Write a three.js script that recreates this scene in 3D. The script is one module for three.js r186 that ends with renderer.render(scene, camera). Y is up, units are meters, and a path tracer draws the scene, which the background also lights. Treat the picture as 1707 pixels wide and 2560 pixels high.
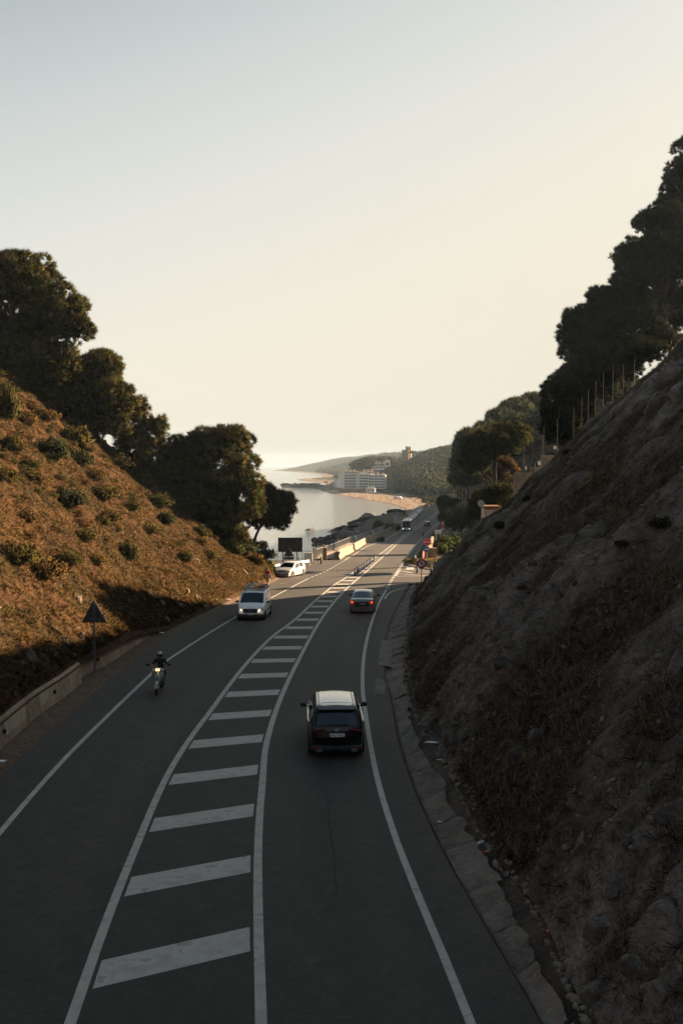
import * as THREE from 'three';
import { mergeGeometries } from 'three/addons/utils/BufferGeometryUtils.js';
import { RoundedBoxGeometry } from 'three/addons/geometries/RoundedBoxGeometry.js';
import { MarchingCubes } from 'three/addons/objects/MarchingCubes.js';
import { ImprovedNoise } from 'three/addons/math/ImprovedNoise.js';

// ---------------------------------------------------------------- camera, sky, sun, exposure
const EXPOSURE = 5;
const scene = new THREE.Scene();
const FOCAL = 2489, MIDX = 853.5, MIDY = 1280, PITCH = Math.atan((1280 - 1158) / FOCAL), EYE = 26;   // lens measured on the photograph (pixels); sea level is y = 0
const camera = new THREE.PerspectiveCamera(2 * Math.atan(1280 / FOCAL) * 180 / Math.PI, 2 / 3, 0.5, 30000);
camera.position.set(0, EYE, 0);
camera.rotation.set(-PITCH, 0, 0);
const SUN_AZ = 60, SUN_EL = 21;                       // degrees right of the view, degrees up
const rad = d => d * Math.PI / 180;
const sunDir = new THREE.Vector3(Math.sin(rad(SUN_AZ)) * Math.cos(rad(SUN_EL)), Math.sin(rad(SUN_EL)), -Math.cos(rad(SUN_AZ)) * Math.cos(rad(SUN_EL)));
const sun = new THREE.DirectionalLight(new THREE.Color().setRGB(1, 0.70, 0.44), 5);
sun.position.copy(sunDir).multiplyScalar(400);
sun.castShadow = true;
Object.assign(sun.shadow.camera, { left: -250, right: 250, top: 250, bottom: -250, near: 1, far: 1500 });
sun.shadow.mapSize.set(4096, 4096);
sun.shadow.radius = 1.5;
scene.add(sun, sun.target);
scene.fog = new THREE.FogExp2(new THREE.Color().setRGB(0.62, 0.82, 1), 0.00009);

const lin = v => { v /= 255; return v <= 0.04045 ? v / 12.92 : Math.pow((v + 0.055) / 1.055, 2.4); };
const clamp = (v, a, b) => Math.min(b, Math.max(a, v));
const lerp = (a, b, t) => a + (b - a) * t;
const sstep = (a, b, v) => { const t = clamp((v - a) / (b - a), 0, 1); return t * t * (3 - 2 * t); };
function table(stops) {                                // piecewise linear, any number of columns
  return v => {
    if (v <= stops[0][0]) return stops[0].slice(1);
    for (let i = 1; i < stops.length; i++) if (v <= stops[i][0]) {
      const t = (v - stops[i - 1][0]) / (stops[i][0] - stops[i - 1][0]);
      return stops[i].slice(1).map((b, k) => lerp(stops[i - 1][k + 1], b, t));
    }
    return stops[stops.length - 1].slice(1);
  };
}
{
  const W = 512, Hh = 256, data = new Float32Array(W * Hh * 4);
  const ramp = table([[0, 214, 211, 201], [1.6, 236, 231, 216], [5, 242, 236, 220], [10, 241, 237, 224], [17, 230, 231, 226], [24, 208, 215, 217], [30, 182, 192, 198], [36, 164, 179, 189], [45, 128, 149, 170], [65, 84, 106, 130], [100, 62, 82, 106]]);
  for (let j = 0; j < Hh; j++) for (let i = 0; i < W; i++) {
    const el = (j + 0.5) / Hh * 180 - 90, a = ((i + 0.5) / W - 0.5) * 2 * Math.PI;
    const az = Math.atan2(Math.cos(a), -Math.sin(a)) * 180 / Math.PI;                     // right of the view
    let d = Math.abs(az - SUN_AZ); if (d > 180) d = 360 - d;
    const e = Math.max(0, el), shift = d < 88 ? (d - 60) * 0.35 : 9.8 + (d - 88) * 0.06;
    const c = ramp(Math.max(0, e + shift * sstep(0, 9, e)));
    const ang = Math.acos(clamp(Math.sin(rad(e)) * Math.sin(rad(SUN_EL)) + Math.cos(rad(e)) * Math.cos(rad(SUN_EL)) * Math.cos(rad(d)), -1, 1)) * 180 / Math.PI;
    const g = 1 + 1.1 * Math.exp(-ang * ang / 420), o = (j * W + i) * 4;
    const under = el < 0 ? 1.12 : 1;
    data[o] = lin(c[0]) * g * under / EXPOSURE; data[o + 1] = lin(c[1]) * g * 0.985 * under / EXPOSURE; data[o + 2] = lin(c[2]) * g * 0.95 * under / EXPOSURE; data[o + 3] = 1;
  }
  const sky = new THREE.DataTexture(data, W, Hh, THREE.RGBAFormat, THREE.FloatType);
  sky.mapping = THREE.EquirectangularReflectionMapping; sky.magFilter = sky.minFilter = THREE.LinearFilter; sky.needsUpdate = true;
  scene.background = sky; scene.environment = sky;
}
const renderer = new THREE.WebGLRenderer({ antialias: true });
renderer.toneMapping = THREE.LinearToneMapping;
renderer.toneMappingExposure = EXPOSURE;
renderer.shadowMap.enabled = true;

// ---------------------------------------------------------------- helpers
const V = (x, y, z) => new THREE.Vector3(x, y, z);
function rng(seed) { let a = seed >>> 0; return () => { a = (a + 0x6D2B79F5) | 0; let t = Math.imul(a ^ (a >>> 15), 1 | a); t = (t + Math.imul(t ^ (t >>> 7), 61 | t)) ^ t; return ((t ^ (t >>> 14)) >>> 0) / 4294967296; }; }
const perlin = new ImprovedNoise();
const noise = (x, y, z = 0.37) => perlin.noise(x, y, z);
function fbm(x, y, z = 0.37, n = 4) { let s = 0, a = 0.5; for (let i = 0; i < n; i++) { s += a * noise(x, y, z + i * 7.3); x *= 2.03; y *= 2.03; a *= 0.5; } return s; }
// a smooth curve through [x, y] nodes
function curve(nodes) {
  const n = nodes.slice().sort((a, b) => a[0] - b[0]), m = [];
  for (let i = 0; i < n.length; i++) {
    const a = n[Math.max(0, i - 1)], b = n[Math.min(n.length - 1, i + 1)];
    m.push((b[1] - a[1]) / (b[0] - a[0]));
  }
  return x => {
    if (x <= n[0][0]) return n[0][1] + m[0] * (x - n[0][0]);
    const L = n.length - 1;
    if (x >= n[L][0]) return n[L][1] + m[L] * (x - n[L][0]);
    let i = 1; while (x > n[i][0]) i++;
    const h = n[i][0] - n[i - 1][0], t = (x - n[i - 1][0]) / h, t2 = t * t, t3 = t2 * t;
    return (2 * t3 - 3 * t2 + 1) * n[i - 1][1] + (t3 - 2 * t2 + t) * h * m[i - 1] + (-2 * t3 + 3 * t2) * n[i][1] + (t3 - t2) * h * m[i];
  };
}
const nth = ['first', 'second', 'third', 'fourth', 'fifth', 'sixth', 'seventh', 'eighth', 'ninth', 'tenth', 'eleventh', 'twelfth', 'thirteenth', 'fourteenth', 'fifteenth'];
const names = new Map();
function numbered(name) { const k = names.get(name) || 0; names.set(name, k + 1); return k ? name + '_' + String(k).padStart(3, '0') : name; }
function tag(o, label, category, group, kind) { if (label) o.userData.label = label; if (category) o.userData.category = category; if (group) o.userData.group = group; if (kind) o.userData.kind = kind; return o; }
function thing(name, label, category, at = [0, 0, 0], turn = 0, group) {
  const o = new THREE.Group(); o.name = numbered(name); scene.add(o);
  o.position.set(...(at.isVector3 ? at.toArray() : at)); o.rotation.y = turn;
  return tag(o, label, category, group);
}
function setting(name) { const o = new THREE.Group(); o.name = numbered(name); o.userData.kind = 'structure'; scene.add(o); return o; }
function copyOf(o, label) { const c = o.clone(); c.name = numbered(o.name.replace(/_\d{3}$/, '')); scene.add(c); if (label) c.userData.label = label; return c; }
const plain = g => { const q = g.index ? g.toNonIndexed() : g; for (const k of Object.keys(q.attributes)) if (!['position', 'normal', 'uv'].includes(k)) q.deleteAttribute(k); if (!q.attributes.uv) q.setAttribute('uv', new THREE.BufferAttribute(new Float32Array(q.attributes.position.count * 2), 2)); return q; };
function merge(list) { return list.length === 1 ? list[0] : mergeGeometries(list.map(plain)); }
function mesh(name, geo, mat, parent = scene) {
  const m = new THREE.Mesh(Array.isArray(geo) ? merge(geo) : geo, mat);
  m.name = parent === scene ? numbered(name) : name;
  m.castShadow = m.receiveShadow = true; parent.add(m); return m;
}
function box(w, h, d, x = 0, y = 0, z = 0, ry = 0, rx = 0, rz = 0) { const g = new THREE.BoxGeometry(w, h, d); g.rotateZ(rz); g.rotateX(rx); g.rotateY(ry); g.translate(x, y, z); return g; }
function rbox(w, h, d, r, x = 0, y = 0, z = 0, ry = 0, rx = 0, rz = 0, seg = 2) { const g = new RoundedBoxGeometry(w, h, d, seg, r); g.rotateZ(rz); g.rotateX(rx); g.rotateY(ry); g.translate(x, y, z); return g; }
function rod(a, b, ra, rb = ra, seg = 8) {
  const d = b.clone().sub(a), L = d.length(), g = new THREE.CylinderGeometry(rb, ra, L, seg, 1);
  g.translate(0, L / 2, 0); g.applyQuaternion(new THREE.Quaternion().setFromUnitVectors(V(0, 1, 0), d.normalize())); g.translate(a.x, a.y, a.z); return g;
}
function disc(r, t, seg = 32) { const g = new THREE.CylinderGeometry(r, r, t, seg); g.rotateX(Math.PI / 2); return g; }   // faces +z
// a grid of points f(i, j) -> [x, y, z], with uv from g(i, j) and colour from c(i, j)
function sheet(ni, nj, f, uv, col, flip = false) {
  const p = [], u = [], c = [], ix = [];
  for (let i = 0; i <= ni; i++) for (let j = 0; j <= nj; j++) {
    const q = f(i, j); p.push(q[0], q[1], q[2]);
    const w = uv ? uv(i, j, q) : [q[0], q[2]]; u.push(w[0], w[1]);
    if (col) { const k = col(i, j, q); c.push(k[0], k[1], k[2]); }
  }
  for (let i = 0; i < ni; i++) for (let j = 0; j < nj; j++) {
    const a = i * (nj + 1) + j, b = a + 1, d = a + nj + 1, e = d + 1;
    if (flip) ix.push(a, d, b, b, d, e); else ix.push(a, b, d, b, e, d);
  }
  const g = new THREE.BufferGeometry();
  g.setAttribute('position', new THREE.Float32BufferAttribute(p, 3));
  g.setAttribute('uv', new THREE.Float32BufferAttribute(u, 2));
  if (col) g.setAttribute('color', new THREE.Float32BufferAttribute(c, 3));
  g.setIndex(ix); g.computeVertexNormals(); return g;
}
function tube(pts, radii, seg = 7) {                      // tapered tube through points
  const cv = new THREE.CatmullRomCurve3(pts), n = Math.max(6, pts.length * 3), fr = cv.computeFrenetFrames(n);
  return sheet(n, seg, (i, j) => {
    const t = i / n, q = cv.getPoint(t), k = t * (radii.length - 1), a = Math.min(radii.length - 2, Math.floor(k)), r = lerp(radii[a], radii[a + 1], k - a), w = j / seg * 2 * Math.PI;
    q.addScaledVector(fr.normals[i], Math.cos(w) * r).addScaledVector(fr.binormals[i], Math.sin(w) * r); return [q.x, q.y, q.z];
  }, (i, j, q) => [j / seg, i * 0.3], null);
}

// ---------------------------------------------------------------- textures
function dataTex(n, fn, repeat) {
  const d = new Uint8Array(n * n * 4);
  for (let j = 0; j < n; j++) for (let i = 0; i < n; i++) { const c = fn(i, j), o = (j * n + i) * 4; for (let k = 0; k < 3; k++) d[o + k] = clamp(Math.round((c.length ? c[k] : c) * 255), 0, 255); d[o + 3] = 255; }
  const t = new THREE.DataTexture(d, n, n, THREE.RGBAFormat); t.wrapS = t.wrapT = THREE.RepeatWrapping; t.magFilter = t.minFilter = THREE.LinearFilter; t.needsUpdate = true;
  if (repeat) t.repeat.set(repeat, repeat);
  return t;
}
// noise that tiles over n pixels, from random lattices
function tileNoise(n, cells, seed) {
  const r = rng(seed), lat = new Float32Array(cells * cells).map(() => r());
  return (i, j) => {
    const x = i / n * cells, y = j / n * cells, x0 = Math.floor(x), y0 = Math.floor(y), fx = x - x0, fy = y - y0, sx = fx * fx * (3 - 2 * fx), sy = fy * fy * (3 - 2 * fy);
    const g = (a, b) => lat[((b + cells) % cells) * cells + (a + cells) % cells];
    return lerp(lerp(g(x0, y0), g(x0 + 1, y0), sx), lerp(g(x0, y0 + 1), g(x0 + 1, y0 + 1), sx), sy);
  };
}
function tileFbm(n, first, oct, seed, gain = 0.5) { const f = []; for (let k = 0; k < oct; k++) f.push(tileNoise(n, first << k, seed + k)); return (i, j) => { let s = 0, a = 1, t = 0; for (const q of f) { s += a * q(i, j); t += a; a *= gain; } return s / t; }; }
const speckle = (() => { const r = rng(5), f = tileFbm(1024, 8, 5, 11, 0.9), fine = new Float32Array(1024 * 1024).map(() => r()); return dataTex(1024, (i, j) => { const q = fine[j * 1024 + i], v = 0.62 + 1.25 * (f(i, j) - 0.5) + 0.4 * (q - 0.5) + (q > 0.992 ? 0.3 : 0); return [v, v * 0.99, v * 0.97]; }); })();
const grit = (() => { const f = tileFbm(512, 32, 4, 21, 0.7); return dataTex(512, (i, j) => f(i, j)); })();
const lumps = (() => { const f = tileFbm(512, 6, 6, 31, 0.6); return dataTex(512, (i, j) => { const v = f(i, j); return clamp((v - 0.25) * 1.8, 0, 1); }); })();
const stains = (() => { const f = tileFbm(512, 4, 6, 41, 0.62), g = tileFbm(512, 24, 3, 45), r = rng(46); return dataTex(512, (i, j) => { const v = f(i, j), w = g(i, j), q = 0.55 + 0.7 * (v - 0.5) + 0.35 * (w - 0.5) + 0.1 * (r() - 0.5); return [q, q * 0.985, q * 0.96]; }); })();
const wornTex = (() => { const f = tileFbm(512, 6, 5, 51, 0.65), r = rng(52); return dataTex(512, (i, j) => { const v = f(i, j), q = 0.78 + 0.55 * (v - 0.5) + 0.22 * (r() - 0.5), k = sstep(0.62, 0.74, v) * 0.4; return [q - k, q - k, (q - k) * 0.97]; }); })();
const rep = (t, s) => { const c = t.clone(); c.repeat.set(s, s); c.needsUpdate = true; return c; };
function canvasTex(w, h, draw) { const c = document.createElement('canvas'); c.width = w; c.height = h; draw(c.getContext('2d'), w, h); const t = new THREE.CanvasTexture(c); t.colorSpace = THREE.SRGBColorSpace; return t; }
const mat = (r, g, b, rough = 0.85, extra = {}) => new THREE.MeshStandardMaterial({ color: new THREE.Color().setRGB(r, g, b), roughness: rough, ...extra });
const dull = (r, g, b, extra = {}) => new THREE.MeshPhysicalMaterial({ color: new THREE.Color().setRGB(r, g, b), roughness: 1, specularIntensity: 0.2, ...extra });
const paintMat = (r, g, b, extra = {}) => new THREE.MeshPhysicalMaterial({ color: new THREE.Color().setRGB(r, g, b), roughness: 0.4, metalness: 0.2, clearcoat: 1, clearcoatRoughness: 0.06, ...extra });
const M = {
  asphalt: mat(0.041, 0.0355, 0.029, 0.8, { map: rep(speckle, 0.42), bumpMap: rep(grit, 0.9), bumpScale: 0.006, vertexColors: true }),
  paint: mat(0.45, 0.435, 0.40, 0.7, { map: rep(wornTex, 0.5), bumpMap: rep(grit, 0.9), bumpScale: 0.004 }),
  dirt: mat(0.16, 0.105, 0.068, 1, { map: rep(stains, 0.5), bumpMap: rep(lumps, 0.7), bumpScale: 0.08 }),
  concrete: mat(0.36, 0.30, 0.24, 0.95, { map: rep(stains, 0.35), bumpMap: rep(grit, 0.7), bumpScale: 0.01 }),
  soilLeft: dull(1, 1, 1, { vertexColors: true, map: rep(stains, 0.6), bumpMap: rep(lumps, 0.35), bumpScale: 0.25 }),
  soilRight: dull(1, 1, 1, { vertexColors: true, map: rep(stains, 0.5), bumpMap: rep(lumps, 0.45), bumpScale: 0.5 }),
  land: dull(1, 1, 1, { vertexColors: true, map: rep(stains, 0.12), bumpMap: rep(lumps, 0.1), bumpScale: 0.6 }),
  rock: mat(0.30, 0.265, 0.225, 0.95, { map: rep(stains, 1), bumpMap: rep(lumps, 1.4), bumpScale: 0.12 }),
  rockDark: mat(0.045, 0.041, 0.037, 0.9, { map: rep(stains, 0.5), bumpMap: rep(lumps, 0.4), bumpScale: 0.3 }),
  metal: mat(0.32, 0.33, 0.33, 0.5, { metalness: 0.7 }),
  steel: mat(0.33, 0.33, 0.32, 0.45, { metalness: 0.6 }),
  darkMetal: mat(0.07, 0.072, 0.075, 0.6, { metalness: 0.3 }),
  signBack: mat(0.16, 0.165, 0.17, 0.6, { metalness: 0.3, map: rep(stains, 1) }),
  black: mat(0.012, 0.012, 0.013, 0.55),
  rubber: mat(0.018, 0.018, 0.018, 0.9),
  white: mat(0.72, 0.70, 0.66, 0.7),
  glass: new THREE.MeshPhysicalMaterial({ color: new THREE.Color().setRGB(0.012, 0.016, 0.018), roughness: 0.06, clearcoat: 1, clearcoatRoughness: 0.03 }),
  chrome: mat(0.75, 0.75, 0.75, 0.18, { metalness: 1 }),
  rim: mat(0.4, 0.4, 0.42, 0.35, { metalness: 0.8 }),
  bark: mat(0.07, 0.05, 0.037, 1, { map: rep(stains, 2), bumpMap: rep(lumps, 2), bumpScale: 0.05 }),
  leaf: new THREE.MeshPhysicalMaterial({ color: 0xffffff, roughness: 0.9, specularIntensity: 0.2 }),
  skin: mat(0.42, 0.25, 0.17, 0.6),
};

// ---------------------------------------------------------------- from the photograph's pixels to places
function at(px, py, D) { const u = (px - MIDX) / FOCAL, v = (MIDY - py) / FOCAL, c = Math.cos(PITCH), s = Math.sin(PITCH), t = D / (c + v * s); return V(u * t, EYE + (v * c - s) * t, -D); }
const drop = curve([[-40, 8.1], [0, 8.9], [16, 9.3], [34, 9.75], [66, 10.5], [93, 11.45], [104, 11.8], [120, 12.2], [135, 12.75], [147, 13.4], [180, 15.1], [237, 18], [285, 19.3], [330, 19.9], [400, 20.3], [600, 20.9], [900, 21.5]]);
const roadY = D => EYE - drop(D);
function onRoad(px, py) { let a = 4, b = 900; for (let k = 0; k < 50; k++) { const D = (a + b) / 2; if (at(px, py, D).y > roadY(D)) a = D; else b = D; } return at(px, py, a); }
function roadLine(px) { return curve(px.map(([x, y]) => { const p = onRoad(x, y); return [-p.z, p.x]; })); }

// ---------------------------------------------------------------- road
const lineA = roadLine([[0, 2082], [103, 1962], [197, 1861], [370, 1693], [421, 1649], [599, 1537], [685, 1491], [768, 1448], [818, 1426], [864, 1399.4], [925, 1363], [1007, 1320.5], [1032, 1304], [1062, 1275], [1089, 1262]]);
const lineL = roadLine([[175.5, 2560], [258, 2326], [329, 2145], [412, 1952], [466, 1860], [523, 1782], [606, 1671], [679, 1593], [736, 1550], [790, 1496], [836, 1462], [860, 1447], [883.6, 1431], [936.5, 1393.4], [1007, 1339], [1028, 1325], [1057, 1304], [1077, 1291], [1095, 1276]].map(([x, y]) => x === 790 ? [790, 1500] : [x, y]));
const lineR = roadLine([[653, 2560], [645, 2244], [647, 2079], [656, 1960], [666, 1860], [698, 1755], [744, 1655], [805, 1545], [855, 1483], [890.6, 1450], [930, 1416], [960, 1389.6], [1007, 1348], [1031, 1329], [1060, 1309], [1080, 1294], [1098, 1277]]);
const lineE = roadLine([[1177, 2560], [1114, 2403], [1048, 2246], [985, 2084], [941, 1938], [914, 1787], [906, 1711], [911, 1630], [927.5, 1560], [949, 1503.6], [961, 1482], [983, 1443], [1005, 1411], [1030, 1374], [1053, 1346.8], [1074, 1327], [1092, 1310], [1102, 1298]]);
const edgeLeft0 = roadLine([[0, 1943], [96, 1853], [191, 1777], [274, 1700], [351, 1643], [414.5, 1595], [560, 1517], [600, 1498], [690, 1452]]);
const barrierX = roadLine([[850, 1399], [890, 1375], [930, 1351], [970.5, 1332], [1007, 1314], [1033, 1296], [1053, 1274.5], [1066, 1266.5], [1085, 1261]]);
const gutterIn = roadLine([[1352, 2560], [1292, 2451], [1184, 2268], [1103, 2122], [1038, 1981], [995, 1852], [976, 1749], [960, 1684], [962, 1598], [977, 1544.6], [1011, 1479.5]]);
const gutterOut = roadLine([[1438, 2560], [1330, 2360], [1260, 2230], [1162, 2079], [1105, 1960], [1038, 1836], [1017, 1711], [1015, 1640], [1019, 1544.6], [1036, 1479.5]]);
const footRight = curve([[-20, 6.5], [8, 5.2], ...[[1476, 2560], [1346, 2289], [1238, 2149], [1125, 1927], [1060, 1830], [1020, 1711], [1018, 1640], [1024, 1544.6], [1042, 1479.5], [1064, 1459]].map(([x, y]) => { const p = onRoad(x, y); return [-p.z, p.x]; })]);
const footLeft = roadLine([[0, 1882], [96, 1796], [159, 1751], [223, 1700], [287, 1665], [383, 1601], [480, 1550], [600, 1493], [688, 1447]]);
const edgeLeft = D => {
  if (D < 100) return edgeLeft0(D);
  const near = lerp(edgeLeft0(100), -11.5, sstep(102, 108, D));
  return D < 126.6 ? near : lerp(near, barrierX(Math.max(D, 127)), sstep(126.6, 127.6, D));
};
const kerbFar = curve([[109, 14], [112, 11.3], [117, 9.6], [121, 8.2], [122.6, 7.75], [124, 7.8]]);
const edgeRight = D => {
  if (D < 94) return gutterIn(D);
  if (D < 112) return lerp(gutterIn(94), 26, sstep(94, 97.5, D));
  if (D < 125) return lerp(26, kerbFar(D), sstep(112, 112.6, D));
  return lerp(7.8, lineE(D) + 1.6, sstep(125, 135, D));
};
const onTop = (X, D, dy = 0) => V(X, roadY(D) + dy, -D);
const road = setting('road');
{
  const Ds = []; for (let D = -95; D < 700;) { Ds.push(D); D += (D > 90 && D < 130) ? 0.5 : D < 150 ? 0.8 : 3; }
  const NJ = 70;
  mesh('asphalt', sheet(Ds.length - 1, NJ, (i, j) => { const D = Ds[i], a = edgeLeft(D), b = edgeRight(D); return [lerp(a, b, j / NJ), roadY(D), -D]; }, (i, j, q) => [q[0], q[2]], (i, j, q) => {
    const D = -q[2], X = q[0], a = lineA(D), l = lineL(D), r = lineR(D), e = lineE(D);
    let k = 1;
    const lane = (p, s) => { const u = (X - p) / (s - p); return u > 0 && u < 1 ? 0.12 * Math.cos(u * 4 * Math.PI) : 0; };   // wheel paths polished a little lighter
    k -= lane(a, l) + lane(r, e);
    if (X > l && X < r) k *= 0.87;
    if (X > e || X < a) k *= 0.93;
    k *= 1 + 0.45 * fbm(X * 0.35, D * 0.06, 2) + 0.32 * fbm(X * 1.6, D * 0.7, 9);
    if (D > 96 && D < 136) k *= 1.12;
    const dust = sstep(1.6, 0.2, X - edgeLeft(D)) * 0.5 + sstep(1.0, 0.1, edgeRight(D) - X) * 0.35;
    return [k * (1 + dust * 0.9), k * (1 + dust * 0.5), k * (1 + dust * 0.2)];
  }), M.asphalt, road);
  const ribbon = (fn, d0, d1, w, step = 1.2, dy = 0.004) => {
    const n = Math.max(2, Math.ceil((d1 - d0) / step));
    return sheet(n, 1, (i, j) => {
      const D = lerp(d0, d1, i / n), s = (fn(D + 0.3) - fn(D - 0.3)) / 0.6, X = fn(D), L = Math.hypot(1, s);
      const o = (j - 0.5) * w; return [X + o / L, roadY(D + o * s / L) + dy, -(D - o * s / L)];
    }, (i, j, q) => [q[0], q[2]]);
  };
  mesh('edge_line', ribbon(lineA, 8, 101, 0.17), M.paint, road);
  for (let D = 102; D < 126; D += 2.1) mesh('dash', ribbon(lineA, D, D + 1.15, 0.17), M.paint, road);
  mesh('edge_line', ribbon(lineA, 127, 470, 0.17, 2.5), M.paint, road);
  mesh('hatching_line', ribbon(lineL, 8, 470, 0.2), M.paint, road);
  mesh('hatching_line', ribbon(lineR, 8, 470, 0.2), M.paint, road);
  mesh('edge_line', ribbon(lineE, 8, 88.5, 0.17), M.paint, road);
  for (let D = 90; D < 119; D += 1.9) mesh('dash', ribbon(lineE, D, D + 0.95, 0.3), M.paint, road);
  mesh('edge_line', ribbon(lineE, 119.5, 460, 0.17, 2.5), M.paint, road);
  // hatching bars, one every four metres
  for (let k = -2; k < 67; k++) {
    const D = 19.75 + 3.95 * k, g = 0.08;
    const slope = lerp(0.54, 0.05, sstep(19, 60, D));                       // the bars turn square to the road further on
    const x0 = lineL(D - 0.8) + 0.1 + g, x1 = lineR(D) - 0.1 - g, W = x1 - x0; if (W < 0.3) continue;
    const shift = X => (X - x1) * slope, half = D > 110 ? 0.42 : 0.56;
    mesh('hatching_bar', sheet(8, 2, (i, j) => { const Dn = D - 0.56 + (j - 1) * half; let X = lerp(x0, x1, i / 8); if (i === 0) X = lineL(Dn + shift(x0)) + 0.1 + g; if (i === 8) X = lineR(Dn) - 0.1 - g; const DD = Dn + shift(X); return [X, roadY(DD) + 0.005, -DD]; }, (i, j, q) => [q[0], q[2]], null, true), M.paint, road);
  }
  // junction of the side road: swept edge line, give-way hatching and the wide stop bar
  const P = (px, py) => { const q = onRoad(px, py); return q; };
  const stripe = (name, pts, w) => {
    const c = new THREE.CatmullRomCurve3(pts.map(p => P(...p))), n = pts.length * 6;
    mesh(name, sheet(n, 1, (i, j) => { const q = c.getPoint(i / n), t = c.getTangent(i / n), s = V(-t.z, 0, t.x).normalize().multiplyScalar((j - 0.5) * w); q.add(s); return [q.x, roadY(-q.z) + 0.005, q.z]; }, (i, j, q) => [q[0], q[2]], null, true), M.paint, road);
  };
  stripe('junction_line', [[961.4, 1497], [970, 1485], [984, 1477], [1011, 1470], [1040, 1465], [1067, 1461]], 0.16);
  stripe('give_way_line', [[987, 1440.6], [1030, 1440], [1092, 1440]], 0.3);
  stripe('give_way_line', [[988, 1439.8], [993, 1432], [999, 1424.4]], 0.3);
  stripe('give_way_line', [[1000, 1424.2], [1040, 1425.4], [1098, 1428.5]], 0.22);
  stripe('give_way_line', [[993, 1433.5], [1035, 1437], [1075, 1438.8]], 0.3);
  stripe('give_way_line', [[999, 1427.4], [1014, 1429.4], [1031, 1432.6]], 0.35);
  stripe('give_way_line', [[1050, 1430.5], [1075, 1431.5], [1098, 1433]], 0.3);
  stripe('stop_bar', [[1024, 1424], [1026.5, 1416.4]], 0.9);
  stripe('stop_bar', [[740, 1421], [751, 1416.5]], 0.35);
  stripe('parking_line', [[700, 1459], [716, 1457.5]], 0.1);
  for (const [y, a, b] of [[1434.4, 912, 1075], [1418.6, 925, 990]]) { /* transverse joints in the asphalt */
    const pa = P(a, y), pb = P(b, y - 1);
    mesh('joint', sheet(20, 1, (i, j) => { const X = lerp(pa.x, pb.x, i / 20), D = -lerp(pa.z, pb.z, i / 20) + (j - 0.5) * 0.22 + 0.05 * noise(X, 3); return [X, roadY(D) + 0.003, -D]; }, (i, j, q) => [q[0], q[2]], null, true), mat(0.045, 0.042, 0.04, 0.9), road);
  }
  const crackPts = [[818, 1985], [822, 2040], [826, 2080], [834, 2130], [838, 2180], [841, 2235]];
  const cc = new THREE.CatmullRomCurve3(crackPts.map(p => P(...p)));
  mesh('crack', sheet(60, 1, (i, j) => { const q = cc.getPoint(i / 60); const X = q.x + 0.05 * noise(i * 0.7, 1) + (j - 0.5) * 0.035; return [X, roadY(-q.z) + 0.003, q.z]; }, (i, j, q) => [q[0], q[2]], null, true), mat(0.015, 0.015, 0.015, 0.95), road);
}
// the dirt verge between asphalt and the left-hand wall
{
  const verge = setting('verge');
  mesh('dirt', sheet(150, 8, (i, j) => { const D = lerp(-20, 104, i / 150), a = footLeft(D) - 0.5, b = edgeLeft0(D); const u = j / 8; return [lerp(a, b, u), roadY(D) + lerp(0.16, -0.02, u) + (u > 0 && u < 0.95 ? 0.07 * fbm(D * 0.8, u * 5, 4) + 0.02 : 0), -D]; }, (i, j, q) => [q[0], q[2]]), M.dirt, verge);
}

// ---------------------------------------------------------------- the two sides of the cutting
function grow(fn) { return fn; }
const wallH = D => 1.05 * sstep(62, 52, D);
function hillLeftH(t, D) {
  const X = footLeft(Math.min(D, 104)) - t;
  const cap = 27 + 3 * noise(D * 0.05, 4), end = (105.5 + 0.28 * t - D) * 1.15 + 1.5 * sstep(0, 3, t);
  let h = 0.87 * t + wallH(D) * 0.75;
  h = cap - Math.log(1 + Math.exp((cap - h) * 0.4)) / 0.4;
  const rough = sstep(0, 2.5, t) * (1.5 * fbm(X * 0.11, D * 0.11, 1, 3) + 1.1 * fbm(X * 0.42, D * 0.42, 5, 3));
  const k = 1.4, m = -Math.log(Math.exp(-h * k) + Math.exp(-end * k)) / k;
  return Math.max(m + rough, -24) + 0.12;
}
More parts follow.
